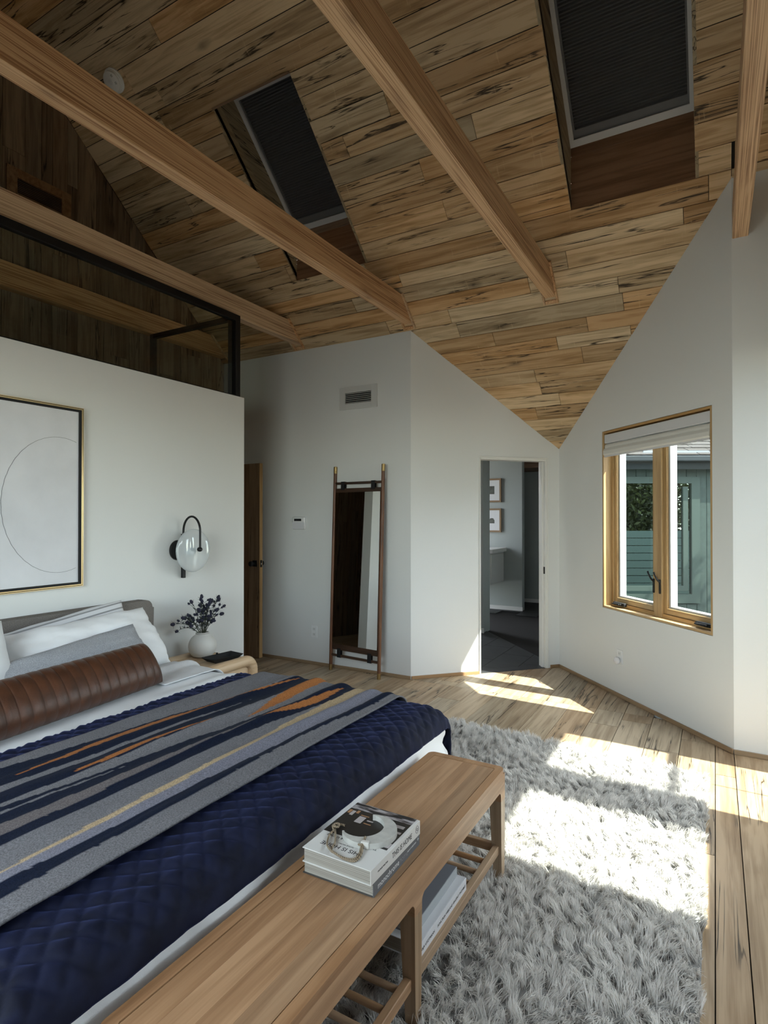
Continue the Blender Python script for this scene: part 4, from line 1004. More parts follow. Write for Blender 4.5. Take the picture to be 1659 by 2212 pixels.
# ================================================================ framed drawing over the bed
GOLD = plain('thin_gold_edge', (0.60, 0.47, 0.26), 0.3, metal=0.9); CANV = plain('chalky_canvas', (0.70, 0.70, 0.73), 0.85, bump=0.2, bscale=40, var=0.05, vscale=5)
pc = empty('framed_drawing', (XP, 1.5825, 1.626), label='large black and gold framed white drawing with a thin pencil oval', cat='picture')
w_, h_ = 0.7025, 0.573
for a, b_, c, d in ((-w_, -w_+.024, -h_, h_), (w_-.024, w_, -h_, h_), (-w_+.024, w_-.024, -h_, -h_+.024), (-w_+.024, w_-.024, h_-.024, h_)):
    MB().box((0.001, a, c), (0.034, b_, d), bev=0.001).build('frame_bar', BLACKM, pc)
for a, b_, c, d in ((-w_-.004, -w_, -h_-.004, h_+.004), (w_, w_+.004, -h_-.004, h_+.004), (-w_, w_, -h_-.004, -h_), (-w_, w_, h_, h_+.004), (w_-.010, w_-.004, -h_+.004, h_-.004), (-w_+.004, -w_+.010, -h_+.004, h_-.004), (-w_+.01, w_-.01, -h_+.004, -h_+.010), (-w_+.01, w_-.01, h_-.010, h_-.004)):
    z1_ = 0.034 if max(abs(a), abs(b_)) > w_ or max(abs(c), abs(d)) > h_ else 0.0355
    x0_ = 0.002 if z1_ == 0.034 else 0.034
    MB().box((x0_, a, c), (z1_, b_, d)).build('gold_edge', GOLD, pc)
MB().box((0.002, -w_+.024, -h_+.024), (0.022, w_-.024, h_-.024)).build('canvas', CANV, pc)
mb = MB(); pts = []
for k in range(0, 97):
    a = math.radians(62+k*(298-62)/96)
    y = 0.555+0.345*math.cos(a) if True else 0; z = -0.053+0.425*math.sin(a)
    if y < w_-0.026: pts.append((0.0225, y+0.0012*math.sin(k*1.7), z))
mb.tube(pts, 0.0011, 4); mb.build('pencil_line', plain('graphite', (0.12, 0.12, 0.13), 0.8), pc)

# ================================================================ leaning mirror
mr = empty('floor_mirror', (-2.983, 4.63, 0), -0.105, label='tall narrow walnut ladder mirror leaning on the white wall', cat='mirror')
lean = math.atan2(0.072, 1.99)
R_ = Matrix.Rotation(-lean, 4, 'X')
def mbox(mb, lo, hi, **k): return mb.box(lo, hi, M=R_, **k)
hw = 0.293
for s_ in (-1, 1):
    mb = MB(); mb.lathe([(0.0155, 0.0), (0.017, 0.05), (0.0185, 0.9), (0.0165, 1.93)], (s_*hw, 0, 0), 'Z', 18, M=R_); mb.build('post', W_WALNUT, mr, smooth=True)
    mb = MB(); mb.lathe([(0.0172, 1.925), (0.0172, 1.99), (0.015, 1.992)], (s_*hw, 0, 0), 'Z', 18, M=R_); mb.build('brass_cap', BRASS, mr, smooth=True)
    mb = MB(); mb.lathe([(0.0172, 0.0), (0.0174, 0.055)], (s_*hw, 0, 0), 'Z', 18, M=R_); mb.build('brass_cap', BRASS, mr, smooth=True)
for z in (1.825, 0.150):
    mb = MB(); mb.lathe([(0.0125, -hw+0.01), (0.0125, hw-0.01)], (0, 0, z), 'X', 14, M=R_); mb.build('crossbar', W_WALX, mr, smooth=True)
mb = MB(); mbox(mb, (-hw+0.018, -0.008, 0.205), (hw-0.018, 0.012, 1.775), bev=0.002); mb.build('backing_panel', W_WALX, mr)
MIR = plain('mirror_silver', (0.80, 0.82, 0.81), 0.0, metal=1.0)
mb = MB(); mbox(mb, (-hw+0.022, -0.0105, 0.262), (hw-0.022, -0.0082, 1.735)); mb.build('mirror_glass', MIR, mr)
for z, zz in ((1.825, -0.055), (0.150, 0.06)):
    for x in (-0.185, 0.185):
        mb = MB(); a, b_ = sorted((z, z+zz)); 
        for x0, x1, y0, y1, c, d in ((x-.022, x+.022, -.0145, -.0105, a-.012, b_+.012), (x-.022, x+.022, .0125, .0165, a-.012, b_+.012), (x-.022, x+.022, -.0145, .0165, z-.016 if zz > 0 else z+.011, z-.011 if zz > 0 else z+.016)): mbox(mb, (x0, y0, c), (x1, y1, d), bev=0.001)
        mb.build('leather_strap', BLACKM, mr)

# ================================================================ small wall fittings
def vent(name, loc, rz, w_, h_, mat, inner, nsl, label, tilt=None, group=None, boards=False):
    t_ = empty(name, loc, rz, label=label, cat='vent', group=group)
    iw, ih = inner
    for a, b_, c, d in ((-w_/2, -iw/2, -h_/2, h_/2), (iw/2, w_/2, -h_/2, h_/2), (-iw/2, iw/2, -h_/2, -ih/2), (-iw/2, iw/2, ih/2, h_/2)):
        MB().box((a, -0.014, c), (b_, 0, d), bev=0.001).build('frame_bar', mat, t_)
    MB().box((-iw/2, -0.001, -ih/2), (iw/2, 0, ih/2)).build('dark_duct', BLACKM, t_)
    for k in range(nsl):
        z = -ih/2+(k+0.5)*ih/nsl
        MB().box((-iw/2, -0.0045, -0.0012), (iw/2, 0.0055, 0.0012), M=Matrix.Translation((0, -0.0075, z)) @ Matrix.Rotation(0.6, 4, 'X') @ Matrix.Scale(ih/nsl/0.0095*0.62, 4, (0, 0, 1))).build('slat', mat, t_)
    return t_
vent('wall_vent', (-3.005, YM, 2.657), 0, 0.43, 0.222, plain('grey_white_register', (0.62, 0.62, 0.61), 0.45), (0.30, 0.105), 6, 'white rectangular air vent high on the wall above the mirror')
GV = wood('vent_oak', [(0.08, 0.042, 0.02), (0.19, 0.11, 0.058), (0.26, 0.16, 0.09)], 1, rough=0.6, tint=0.05)
vent('wood_vent', (XG+0.001, 2.69, 4.125), PI/2, 0.52, 0.27, GV, (0.36, 0.125), 9, 'wooden slatted air vent set in the dark board gable')
kp = empty('alarm_keypad', (-3.725, YM, 1.43), label='small white alarm keypad with a dark display on the wall', cat='keypad')
MB().box((-0.083, -0.024, -0.066), (0.083, -0.0005, 0.066), bev=0.018, seg=4).build('case', WHITE_P, kp, smooth=True)
MB().box((-0.052, -0.0255, 0.022), (0.040, -0.0235, 0.046), bev=0.0005).build('display', BLACKM, kp)
MB().box((-0.078, -0.0250, -0.058), (0.078, -0.0238, 0.010), bev=0.0005).build('key_cover', plain('keypad_cover', (0.72, 0.72, 0.75), 0.35), kp)
def outlet(loc, rz, label, night=False):
    t_ = empty('wall_outlet', loc, rz, label=label, cat='outlet')
    MB().box((-0.036, -0.006, -0.058), (0.036, -0.0003, 0.058), bev=0.002).build('cover_plate', WHITE_P, t_)
    for s_ in (1, -1):
        MB().box((-0.017, -0.0085, s_*0.027-0.015), (0.017, -0.006, s_*0.027+0.015), bev=0.001).build('socket', plain('socket_white', (0.70, 0.70, 0.69), 0.4), t_)
        if not (night and s_ < 0):
            mb = MB()
            for x in (-0.007, 0.007): mb.box((x-.001, -0.0088, s_*0.027-0.004), (x+.001, -0.0084, s_*0.027+0.006))
            mb.build('slot', BLACKM, t_)
    return t_
outlet((-3.533, YM, 0.332), 0, 'white wall outlet left of the leaning mirror')
td = 0.985; angD = math.atan2(tD.y, tD.x)
pO = PD(td, 0.335); outlet((pO.x, pO.y, pO.z), angD if yo > 0 else angD+PI, 'white wall outlet under the window holding a night light', True)
pL = PD(td-0.002, 0.305, -0.010)
nl = MB().lathe([(0.012, 0.0), (0.022, 0.004), (0.030, 0.016), (0.029, 0.028), (0.018, 0.038), (0.003, 0.041)], (0, 0, 0), 'Y', 24).build('night_light', plain('night_light_white', (0.75, 0.73, 0.75), 0.25), smooth=True)
nl.location = pL; nl.rotation_euler = (0, 0, (angD if yo > 0 else angD+PI)+PI); tag(nl, 'round white night light plugged in under the window', 'night light')
# smoke detector on the sloping ceiling
sd = empty('smoke_detector', Vector((-4.106, 2.882, cz(2.882)))-NU*0.001, label='round white smoke detector on the board ceiling near the long beam', cat='smoke detector')
sd.rotation_euler = (-NU).to_track_quat('Z', 'Y').to_euler()
MB().lathe([(0.085, 0.0), (0.085, 0.012), (0.080, 0.014)], seg=40).build('base', WHITE_P, sd, smooth=True)
MB().lathe([(0.074, 0.014), (0.077, 0.018), (0.077, 0.024), (0.073, 0.026)], seg=40).build('ring', WHITE_P, sd, smooth=True)
MB().lathe([(0.070, 0.026), (0.072, 0.030), (0.070, 0.046), (0.062, 0.052), (0.01, 0.054)], seg=40).build('cover', WHITE_P, sd, smooth=True)
MB().lathe([(0.020, 0.053), (0.020, 0.059), (0.016, 0.061)], (0.01, 0.0, 0), seg=20).build('button', WHITE_P, sd, smooth=True)
mb = MB()
for x, y in ((0.042, 0.03), (-0.042, -0.03), (0.045, -0.02)):
    for k in range(3): mb.box((x-.008, y-.006+k*.006, 0.052), (x+.008, y-.004+k*.006, 0.0545))
mb.build('sounder_slot', BLACKM, sd)

# ================================================================ bench
bn = empty('bench', (-0.93, 1.53, 0), label='long oak bench with a slatted shelf at the foot of the bed', cat='bench')
bx0, bx1, by0, by1, bt = -0.17, 0.17, -0.80, 0.805, 0.46
def rrect(x0, x1, y0, y1, R, n=7):
    p = []
    for cx_, cy_, a0 in ((x1-R, y1-R, 0), (x0+R, y1-R, PI/2), (x0+R, y0+R, PI), (x1-R, y0+R, 1.5*PI)):
        for k in range(n): a = a0+PI/2*k/(n-1); p.append((cx_+R*math.cos(a), cy_+R*math.sin(a)))
    return p
# top rim: ring between outer rounded and inner rectangle
def ring(mb, outer, inner, z0, z1):
    n = len(outer); f = mb.bm
    A = [f.verts.new((*p, z0)) for p in outer]; B = [f.verts.new((*p, z1)) for p in outer]; Cn = [f.verts.new((*p, z0)) for p in inner]; D = [f.verts.new((*p, z1)) for p in inner]
    for k in range(n):
        q = (k+1) % n; f.faces.new((A[k], A[q], B[q], B[k])); f.faces.new((B[k], B[q], D[q], D[k])); f.faces.new((D[k], D[q], Cn[q], Cn[k])); f.faces.new((Cn[k], Cn[q], A[q], A[k]))
mb = MB(); ring(mb, rrect(bx0, bx1, by0, by1, 0.028), rrect(bx0+0.032, bx1-0.032, by0+0.032, by1-0.032, 0.006), bt-0.022, bt); mb.build('top_rim', W_BENCH, bn)
wd = (bx1-bx0-0.07)/4
for k in range(4):
    x0 = bx0+0.035+k*wd; ys = [by0+0.035, by1-0.035] if k % 2 else [by0+0.035, by1-0.035]
    MB().box((x0+0.0002, ys[0], bt-0.022), (x0+wd-0.0002, ys[1], bt-0.0012)).build('top_board', W_BENCH, bn)
MB().box((bx0+0.03, by0+0.03, bt-0.034), (bx1-0.03, by1-0.03, bt-0.0225)).build('groove_underlay', plain('dark_groove', (0.02, 0.012, 0.008), 0.9), bn)
# aprons with rounded inner corners merging into the legs
def apron_long(x, th=0.024):
    legs = [(by0+0.0, by0+0.052), (-0.026, 0.026), (by1-0.052, by1)]; zt, zb, R = bt-0.022, bt-0.083, 0.022
    pts = [(by0+.001, zb-R-0.02), (by0+.001, zt), (by1-.001, zt), (by1-.001, zb-R-0.02)]
    low = [(by1-0.050, zb-R-0.02)]
    def arc(cy_, a0, a1): return [(cy_+R*math.cos(a0+(a1-a0)*k/6), zb-R+R*math.sin(a0+(a1-a0)*k/6)) for k in range(7)]
    low += arc(by1-0.050-R, 0, PI/2)
    low += arc(0.024+R, PI/2, PI) + [(0.024, zb-R-0.02), (-0.024, zb-R-0.02)] + arc(-0.024-R, 0, PI/2)
    low += arc(by0+0.050+R, PI/2, PI) + [(by0+0.050, zb-R-0.02)]
    pts = [(by0+.001, zb-R-0.02), (by0+.001, zt), (by1-.001, zt), (by1-.001, zb-R-0.02)]+low
    MB().prism([(x, p[0], p[1]) for p in pts], (th, 0, 0)).build('apron', W_BENCH, bn)
apron_long(bx1-0.0245); apron_long(bx0+0.0005)
for y in (by0+0.001, by1-0.023): MB().box((bx0+0.026, y, bt-0.083), (bx1-0.026, y+0.022, bt-0.022)).build('apron', W_BENCHX, bn)
zl = bt-0.083-0.042
def leg(xs, yc, w0, lab=None):
    # tapered: wide at top, narrower at foot
    x_out = bx1-0.0005 if xs > 0 else bx0+0.0005; x_in = x_out-math.copysign(0.05, xs); xi2 = x_out-math.copysign(0.034, xs)
    f = MB(); bm_ = f.bm
    def sec(z, xi, hw_): 
        xa, xb = sorted((x_out, xi)); return [bm_.verts.new(p) for p in ((xa, yc-hw_, z), (xb, yc-hw_, z), (xb, yc+hw_, z), (xa, yc+hw_, z))]
    secs = [sec(0.012, xi2, w0*0.36), sec(0.16, x_out-math.copysign(0.042, xs), w0*0.44), sec(zl, x_in, w0/2)]
    def sec2(z):
        xa, xb = sorted((x_in, x_out-math.copysign(0.025, xs))); return [bm_.verts.new(p) for p in ((xa, yc-w0/2, z), (xb, yc-w0/2, z), (xb, yc+w0/2, z), (xa, yc+w0/2, z))]
    secs += [sec2(zl+0.0005), sec2(bt-0.035)]
    for A, B in zip(secs[:-1], secs[1:]):
        for k in range(4): bm_.faces.new((A[k], A[(k+1) % 4], B[(k+1) % 4], B[k]))
    bm_.faces.new(secs[0][::-1]); bm_.faces.new(secs[-1])
    f.build('leg', W_BENCHZ, bn)
for xs in (1, -1):
    for yc in (by0+0.026, 0.0, by1-0.026): leg(xs, yc, 0.048)
for x in (bx1-0.036, bx0+0.012):
    MB().box((x, by0+0.045, 0.118), (x+0.024, -0.022, 0.152), bev=0.002).build('shelf_rail', W_BENCH, bn)
    MB().box((x, 0.022, 0.118), (x+0.024, by1-0.045, 0.152), bev=0.002).build('shelf_rail', W_BENCH, bn)
for y in (by0+0.018, by1-0.040): MB().box((bx0+0.034, y, 0.118), (bx1-0.034, y+0.022, 0.152), bev=0.002).build('shelf_rail', W_BENCHX, bn)
y = by0+0.105; 
while y < by1-0.08:
    if abs(y) > 0.03: MB().lathe([(0.0105, bx0+0.03), (0.0105, bx1-0.03)], (0, y, 0.136), 'X', 12).build('dowel', W_BENCHX, bn, smooth=True)
    y += 0.0795

# ---- lettering helper
def letters(txt, size, mat, parent, M, name='lettering', depth=0.0003, shear=0.0):
    cu = bpy.data.curves.new(name, 'FONT'); cu.body = txt; cu.size = size; cu.extrude = depth; cu.align_x = 'CENTER'; cu.align_y = 'CENTER'; cu.shear = shear; cu.resolution_u = 3
    tmp = bpy.data.objects.new('tmp_text', cu); COL.objects.link(tmp)
    dg = bpy.context.evaluated_depsgraph_get(); dg.update()
    me = bpy.data.meshes.new_from_object(tmp.evaluated_get(dg)); bpy.data.objects.remove(tmp)
    me.transform(M); me.materials.clear(); o = link(name, me, mat, parent); o['kind'] = 'stuff'; return o
INK = plain('black_ink', (0.02, 0.02, 0.022), 0.6); WINK = plain('white_ink', (0.72, 0.73, 0.74), 0.6)
PAPER = plain('page_edges', (0.50, 0.47, 0.42), 0.85, var=0.15, vscale=60)
def page_mat():
    m, t, b = new_mat('page_edges_lines'); tc = N(t, 'ShaderNodeTexCoord'); mp = N(t, 'ShaderNodeMapping'); mp.inputs['Scale'].default_value = (2, 2, 700)
    n = N(t, 'ShaderNodeTexNoise'); n.inputs['Scale'].default_value = 1.0; t.links.new(tc.outputs['Object'], mp.inputs[0]); t.links.new(mp.outputs[0], n.inputs['Vector'])
    r = ramp(t, [(0.3, (0.17, 0.155, 0.13)), (0.7, (0.46, 0.43, 0.38))]); t.links.new(n.outputs[0], r.inputs[0]); t.links.new(r.outputs[0], b.inputs['Base Color']); b.inputs['Roughness'].default_value = 0.9; return m
PAGES = page_mat()
# orientation for text on a +x facing spine: text x -> +y, text y -> +z
M_spine = Matrix(((0, 0, 1, 0), (1, 0, 0, 0), (0, 1, 0, 0), (0, 0, 0, 1)))
def book(name, loc, rz, sx, sy, h, cover, label, group=None, lip=0.002, cat='book', spine=None):
    """spine on the +x side; origin at the centre of the base"""
    t_ = empty(name, loc, rz, label=label, cat=cat, group=group); c = 0.0028
    MB().box((-sx/2, -sy/2, 0), (sx/2-c, sy/2, c), bev=0.0006).build('back_cover', cover, t_)
    MB().box((-sx/2, -sy/2, h-c), (sx/2-c, sy/2, h), bev=0.0006).build('front_cover', cover, t_)
    MB().box((sx/2-c, -sy/2, 0), (sx/2, sy/2, h), bev=0.0009).build('spine', spine or cover, t_)
    MB().box((-sx/2+0.004, -sy/2+0.004, c), (sx/2-c, sy/2-0.004, h-c)).build('pages', PAGES, t_)
    return t_
WCOV = plain('white_dust_jacket', (0.66, 0.65, 0.63), 0.35); GCOV = plain('slate_grey_cloth', (0.13, 0.135, 0.145), 0.6); DCOV = plain('dark_cover', (0.05, 0.045, 0.042), 0.5)
zb = bt
b2 = book('book', (-0.933, 1.503, zb), 0.02, 0.238, 0.296, 0.040, DCOV, 'grey-spined hardback lettered monochrome home, lower of the pair on the bench', spine=GCOV)
letters('monochrome', 0.0235, WINK, b2, Matrix.Translation((0.1192, -0.060, 0.019)) @ M_spine); letters('home', 0.0235, plain('grey_ink', (0.25, 0.26, 0.27), 0.6), b2, Matrix.Translation((0.1192, 0.035, 0.019)) @ M_spine)
letters('HILARY ROBERTSON', 0.0065, WINK, b2, Matrix.Translation((0.1192, 0.090, 0.020)) @ M_spine)
letters('+', 0.02, WINK, b2, Matrix.Translation((0.1192, 0.134, 0.022)) @ M_spine)
b1 = book('book', (-0.926, 1.492, zb+0.040), 0.0, 0.232, 0.300, 0.042, WCOV, 'white hardback lettered THIS IS HOME, on top of the pair on the bench')
# cover: photograph over the far part, written text upside down over the near part
COVP, tcv, bcv = new_mat('cover_photo_print'); bcv.inputs['Roughness'].default_value = 0.4
tc = N(tcv, 'ShaderNodeTexCoord'); mp = N(tcv, 'ShaderNodeMapping'); mp.inputs['Scale'].default_value = (14, 60, 1); mp.inputs['Rotation'].default_value = (0, 0, 0.15); nn_ = N(tcv, 'ShaderNodeTexNoise'); nn_.inputs['Scale'].default_value = 1.0; nn_.inputs['Detail'].default_value = 5
tcv.links.new(tc.outputs['Object'], mp.inputs[0]); tcv.links.new(mp.outputs[0], nn_.inputs['Vector'])
rr_ = ramp(tcv, [(0.45, (0.02, 0.018, 0.02)), (0.52, (0.20, 0.18, 0.19)), (0.62, (0.45, 0.42, 0.43))]); tcv.links.new(nn_.outputs[0], rr_.inputs[0]); tcv.links.new(rr_.outputs[0], bcv.inputs['Base Color'])
zt_ = 0.0421
MB().box((-0.116, -0.045, zt_), (0.105, 0.110, zt_+0.0004)).build('cover_photo_floor', plain('photo_black_floor', (0.018, 0.015, 0.014), 0.35), b1)
MB().box((-0.116, 0.110, zt_), (0.105, 0.1495, zt_+0.0004)).build('cover_photo', COVP, b1)
mb = MB()
for x0, y0, x1, y1 in ((-0.100, 0.070, -0.088, 0.098), (-0.062, 0.040, -0.038, 0.078), (-0.028, 0.062, -0.006, 0.068), (0.05, 0.075, 0.095, 0.090), (0.060, 0.045, 0.10, 0.056), (0.084, -0.035, 0.1045, -0.010)): mb.box((x0, y0, zt_+.0004), (x1, y1, zt_+.0006))
mb.build('cover_photo_detail', plain('photo_pale', (0.42, 0.38, 0.38), 0.4), b1)
mb = MB()
for x0, y0, x1, y1 in ((-0.112, 0.078, -0.102, 0.100), (-0.085, 0.088, -0.075, 0.105), (-0.062, 0.083, -0.032, 0.087), (-0.030, 0.045, -0.004, 0.049)): mb.box((x0, y0, zt_+.0004), (x1, y1, zt_+.0006))
mb.build('cover_photo_detail', plain('photo_tan', (0.38, 0.20, 0.10), 0.4), b1)
Rz180 = Matrix.Rotation(PI, 4, 'Z')
letters('THE ART OF SIMPLE LIVING', 0.0105, INK, b1, Matrix.Translation((-0.006, -0.058, zt_)) @ Rz180 @ Matrix.Scale(1.35, 4, (1, 0, 0)))
letters('THIS IS HOME', 0.0235, INK, b1, Matrix.Translation((-0.012, -0.100, zt_)) @ Rz180)
letters('NATALIE WALTON', 0.006, INK, b1, Matrix.Translation((-0.010, -0.081, zt_)) @ Rz180)
letters('THIS IS HOME', 0.0225, INK, b1, Matrix.Translation((0.1162, 0.030, 0.021)) @ M_spine @ Matrix.Scale(0.9, 4, (1, 0, 0)), shear=0.1)
letters('NATALIE WALTON', 0.0065, INK, b1, Matrix.Translation((0.1162, -0.085, 0.021)) @ M_spine)
mb = MB(); pts = [(0.1163, 0.128+0.009*math.cos(2*PI*k/20), 0.024+0.011*math.sin(2*PI*k/20)) for k in range(20)]; mb.tube(pts, 0.0006, 4, closed=True); mb.build('publisher_mark', INK, b1)
letters('Q', 0.012, INK, b1, Matrix.Translation((0.1162, 0.128, 0.024)) @ M_spine)
# crescent ornament with a rope loop
CER = plain('speckled_ceramic', (0.46, 0.45, 0.42), 0.6, bump=0.25, bscale=120, var=0.12, vscale=40)
zc_ = zb+0.0825+0.0003
cr = empty('crescent_ornament', (-0.908, 1.497, zc_), label='pale ceramic crescent tied to a rope loop, lying on the white book', cat='ornament')
out, inn = [], []
Ro, Ri, dd = 0.083, 0.066, 0.030
for k in range(41):
    a = math.radians(-128+256*k/40); out.append((Ro*math.cos(a), Ro*math.sin(a)))
    ca_, sa = math.cos(a), math.sin(a)
    # inner circle centre shifted to -x
    B_ = -2*(-dd)*ca_*-1; disc = (dd*ca_)**2-(dd*dd-Ri*Ri); r = -dd*ca_+math.sqrt(max(0, disc)); r = min(r, Ro-0.006); inn.append((r*ca_, r*sa))
mb = MB(); bm_ = mb.bm; h_ = 0.016
A = [bm_.verts.new((*p, 0.0)) for p in out]; B = [bm_.verts.new((*p, h_)) for p in out]; Ci = [bm_.verts.new((*p, 0.0)) for p in inn]; Di = [bm_.verts.new((*p, h_)) for p in inn]
for k in range(40):
    bm_.faces.new((A[k], A[k+1], B[k+1], B[k])); bm_.faces.new((B[k], B[k+1], Di[k+1], Di[k])); bm_.faces.new((Di[k], Di[k+1], Ci[k+1], Ci[k])); bm_.faces.new((Ci[k], Ci[k+1], A[k+1], A[k]))
for k in (0, 40): bm_.faces.new((A[k], B[k], Di[k], Ci[k]))
mb.build('crescent', CER, cr); cr.rotation_euler = (0, 0, -0.25)
ROPE, trp, brp = new_mat('jute_rope'); brp.inputs['Roughness'].default_value = 0.9
tc = N(trp, 'ShaderNodeTexCoord'); wv = N(trp, 'ShaderNodeTexWave'); wv.inputs['Scale'].default_value = 90; wv.inputs['Distortion'].default_value = 1.5; wv.bands_direction = 'DIAGONAL'
trp.links.new(tc.outputs['Object'], wv.inputs['Vector']); r = ramp(trp, [(0.2, (0.13, 0.095, 0.06)), (0.7, (0.34, 0.27, 0.19))]); trp.links.new(wv.outputs[0], r.inputs[0]); trp.links.new(r.outputs[0], brp.inputs['Base Color'])
ro = cr.location.copy(); Mi = Matrix.Rotation(0.25, 3, 'Z')
def RL(p, z=0.004): return Mi @ Vector((p[0]-ro.x, p[1]-ro.y, z))
def smooth_path(P, n=8):
    P = [Vector(p) for p in P]; out = []
    for i in range(len(P)-1):
        p0, p1, p2, p3 = P[max(0, i-1)], P[i], P[i+1], P[min(len(P)-1, i+2)]
        for k in range(n):
            t = k/n; out.append(0.5*((2*p1)+(p2-p0)*t+(2*p0-5*p1+4*p2-p3)*t*t+(3*p1-p0-3*p2+p3)*t**3))
    out.append(P[-1]); return out
p1_ = [RL((-0.893, 1.428), .012), RL((-0.876, 1.390), .006), RL((-0.874, 1.360)), RL((-0.895, 1.350)), RL((-0.925, 1.352)), RL((-0.958, 1.358), .010), RL((-0.985, 1.385)), RL((-1.005, 1.425)), RL((-1.008, 1.455))]
p2_ = [RL((-0.886, 1.424), .012), RL((-0.868, 1.385), .006), RL((-0.868, 1.352)), RL((-0.900, 1.346), .004), RL((-0.932, 1.349), .009), RL((-0.955, 1.362), .004), RL((-0.968, 1.40)), RL((-0.994, 1.440)), RL((-1.010, 1.462))]
for p in (p1_, p2_): MB().tube(smooth_path(p), 0.0030, 8).build('rope', ROPE, cr, smooth=True)
kn = [RL((-1.008, 1.452), .005), RL((-1.018, 1.463), .012), RL((-1.008, 1.476), .014), RL((-0.999, 1.463), .012), RL((-1.010, 1.455), .016), RL((-1.018, 1.475), .010), RL((-1.006, 1.488), .006), RL((-0.995, 1.492), .004)]
MB().tube(smooth_path(kn), 0.0034, 8).build('rope_knot', ROPE, cr, smooth=True)
kn = [RL((-0.895, 1.432), .006), RL((-0.882, 1.425), .012), RL((-0.888, 1.412), .014), RL((-0.898, 1.420), .010), RL((-0.889, 1.432), .016), RL((-0.893, 1.446), .018), RL((-0.893, 1.450), .010)]
MB().tube(smooth_path(kn), 0.0034, 8).build('rope_knot', ROPE, cr, smooth=True)
mb = MB(); mb.box((-0.012, -0.006, 0), (0.012, 0.006, 0.020), bev=0.0015, M=Matrix.Translation(RL((-0.879, 1.424), 0.001)) @ Matrix.Rotation(0.5, 4, 'Z')); mb.build('ceramic_bead', plain('white_bead', (0.62, 0.60, 0.56), 0.5), cr)

# books on the slatted shelf
zs_ = 0.1475
b3 = book('book', (-0.885, 1.775, zs_), 0.0, 0.20, 0.385, 0.048, plain('white_art_book', (0.66, 0.67, 0.70), 0.4), 'thick white book with black spine lettering lying on the bench shelf slats')
for tx, yy in (('NAJA UTZTMANN', -0.130), ('FUNCTION WIELAND', 0.005), ('VINCENT THOMBLE', 0.125)): letters(tx, 0.0125, INK, b3, Matrix.Translation((0.1001, yy, 0.024)) @ M_spine, depth=0.0004)
b4 = book('book', (-0.905, 1.785, zs_+0.048), 0.012, 0.18, 0.345, 0.034, plain('blue_grey_cloth', (0.17, 0.175, 0.20), 0.6), 'blue-grey cloth book lying on the thick white book under the bench', spine=plain('silver_grey_spine', (0.36, 0.39, 0.41), 0.45))
mb = MB(); mb.box((-0.08, -0.185, 0.0481), (-0.074, -0.10, 0.0485)); mb.box((-0.08, -0.185, 0.0481), (-0.055, -0.179, 0.0485)); mb.build('cover_mark', INK, b3)
b5 = book('book', (-0.895, 0.935, zs_), 0.0, 0.20, 0.30, 0.020, plain('pale_teal_cover', (0.34, 0.44, 0.47), 0.5), 'pale blue book at the near end of the bench shelf, under the white one')
b6 = book('book', (-0.905, 0.945, zs_+0.020), 0.0, 0.20, 0.295, 0.032, plain('off_white_cover', (0.62, 0.60, 0.60), 0.45), 'white book with a dark floral cover picture at the near end of the shelf')
FLOR = plain('floral_print', (0.035, 0.042, 0.038), 0.4, var=0.9, vscale=26)
MB().box((-0.095, -0.14, 0.0321), (0.055, 0.115, 0.0325)).build('cover_picture', FLOR, b6)
letters('garden', 0.016, WINK, b6, Matrix.Translation((0.1001, 0.06, 0.016)) @ M_spine)

# ================================================================ shag rug
RX0, RX1, RY0 = -2.9, -0.045, -0.2
def rug_far(x): return 3.80+(-0.045-x)*0.055
rug = empty('shag_rug', (-1.4, 1.8, 0), label='thick off-white shag rug under the bed and bench', cat='rug')
mb = MB(); P_ = [(RX0, RY0), (RX1, RY0), (RX1, rug_far(RX1)), (RX0, rug_far(RX0))]; mb.prism([(p[0]+1.4, p[1]-1.8, 0.0005) for p in P_], (0, 0, 0.008)); mb.build('backing', plain('rug_backing', (0.30, 0.30, 0.30), 0.95), rug)
PILE, tp, bp_ = new_mat('rug_pile'); bp_.inputs['Roughness'].default_value = 0.65; bp_.inputs['Specular IOR Level'].default_value = 0.25
av = N(tp, 'ShaderNodeVertexColor', layer_name='tuft'); tp.links.new(av.outputs[0], bp_.inputs['Base Color'])
_tl = N(tp, 'ShaderNodeBsdfTranslucent'); tp.links.new(av.outputs[0], _tl.inputs[0]); _ms = N(tp, 'ShaderNodeMixShader'); _ms.inputs[0].default_value = 0.38
tp.links.new(bp_.outputs[0], _ms.inputs[1]); tp.links.new(_tl.outputs[0], _ms.inputs[2]); tp.links.new(_ms.outputs[0], tp.nodes['Material Output'].inputs[0])
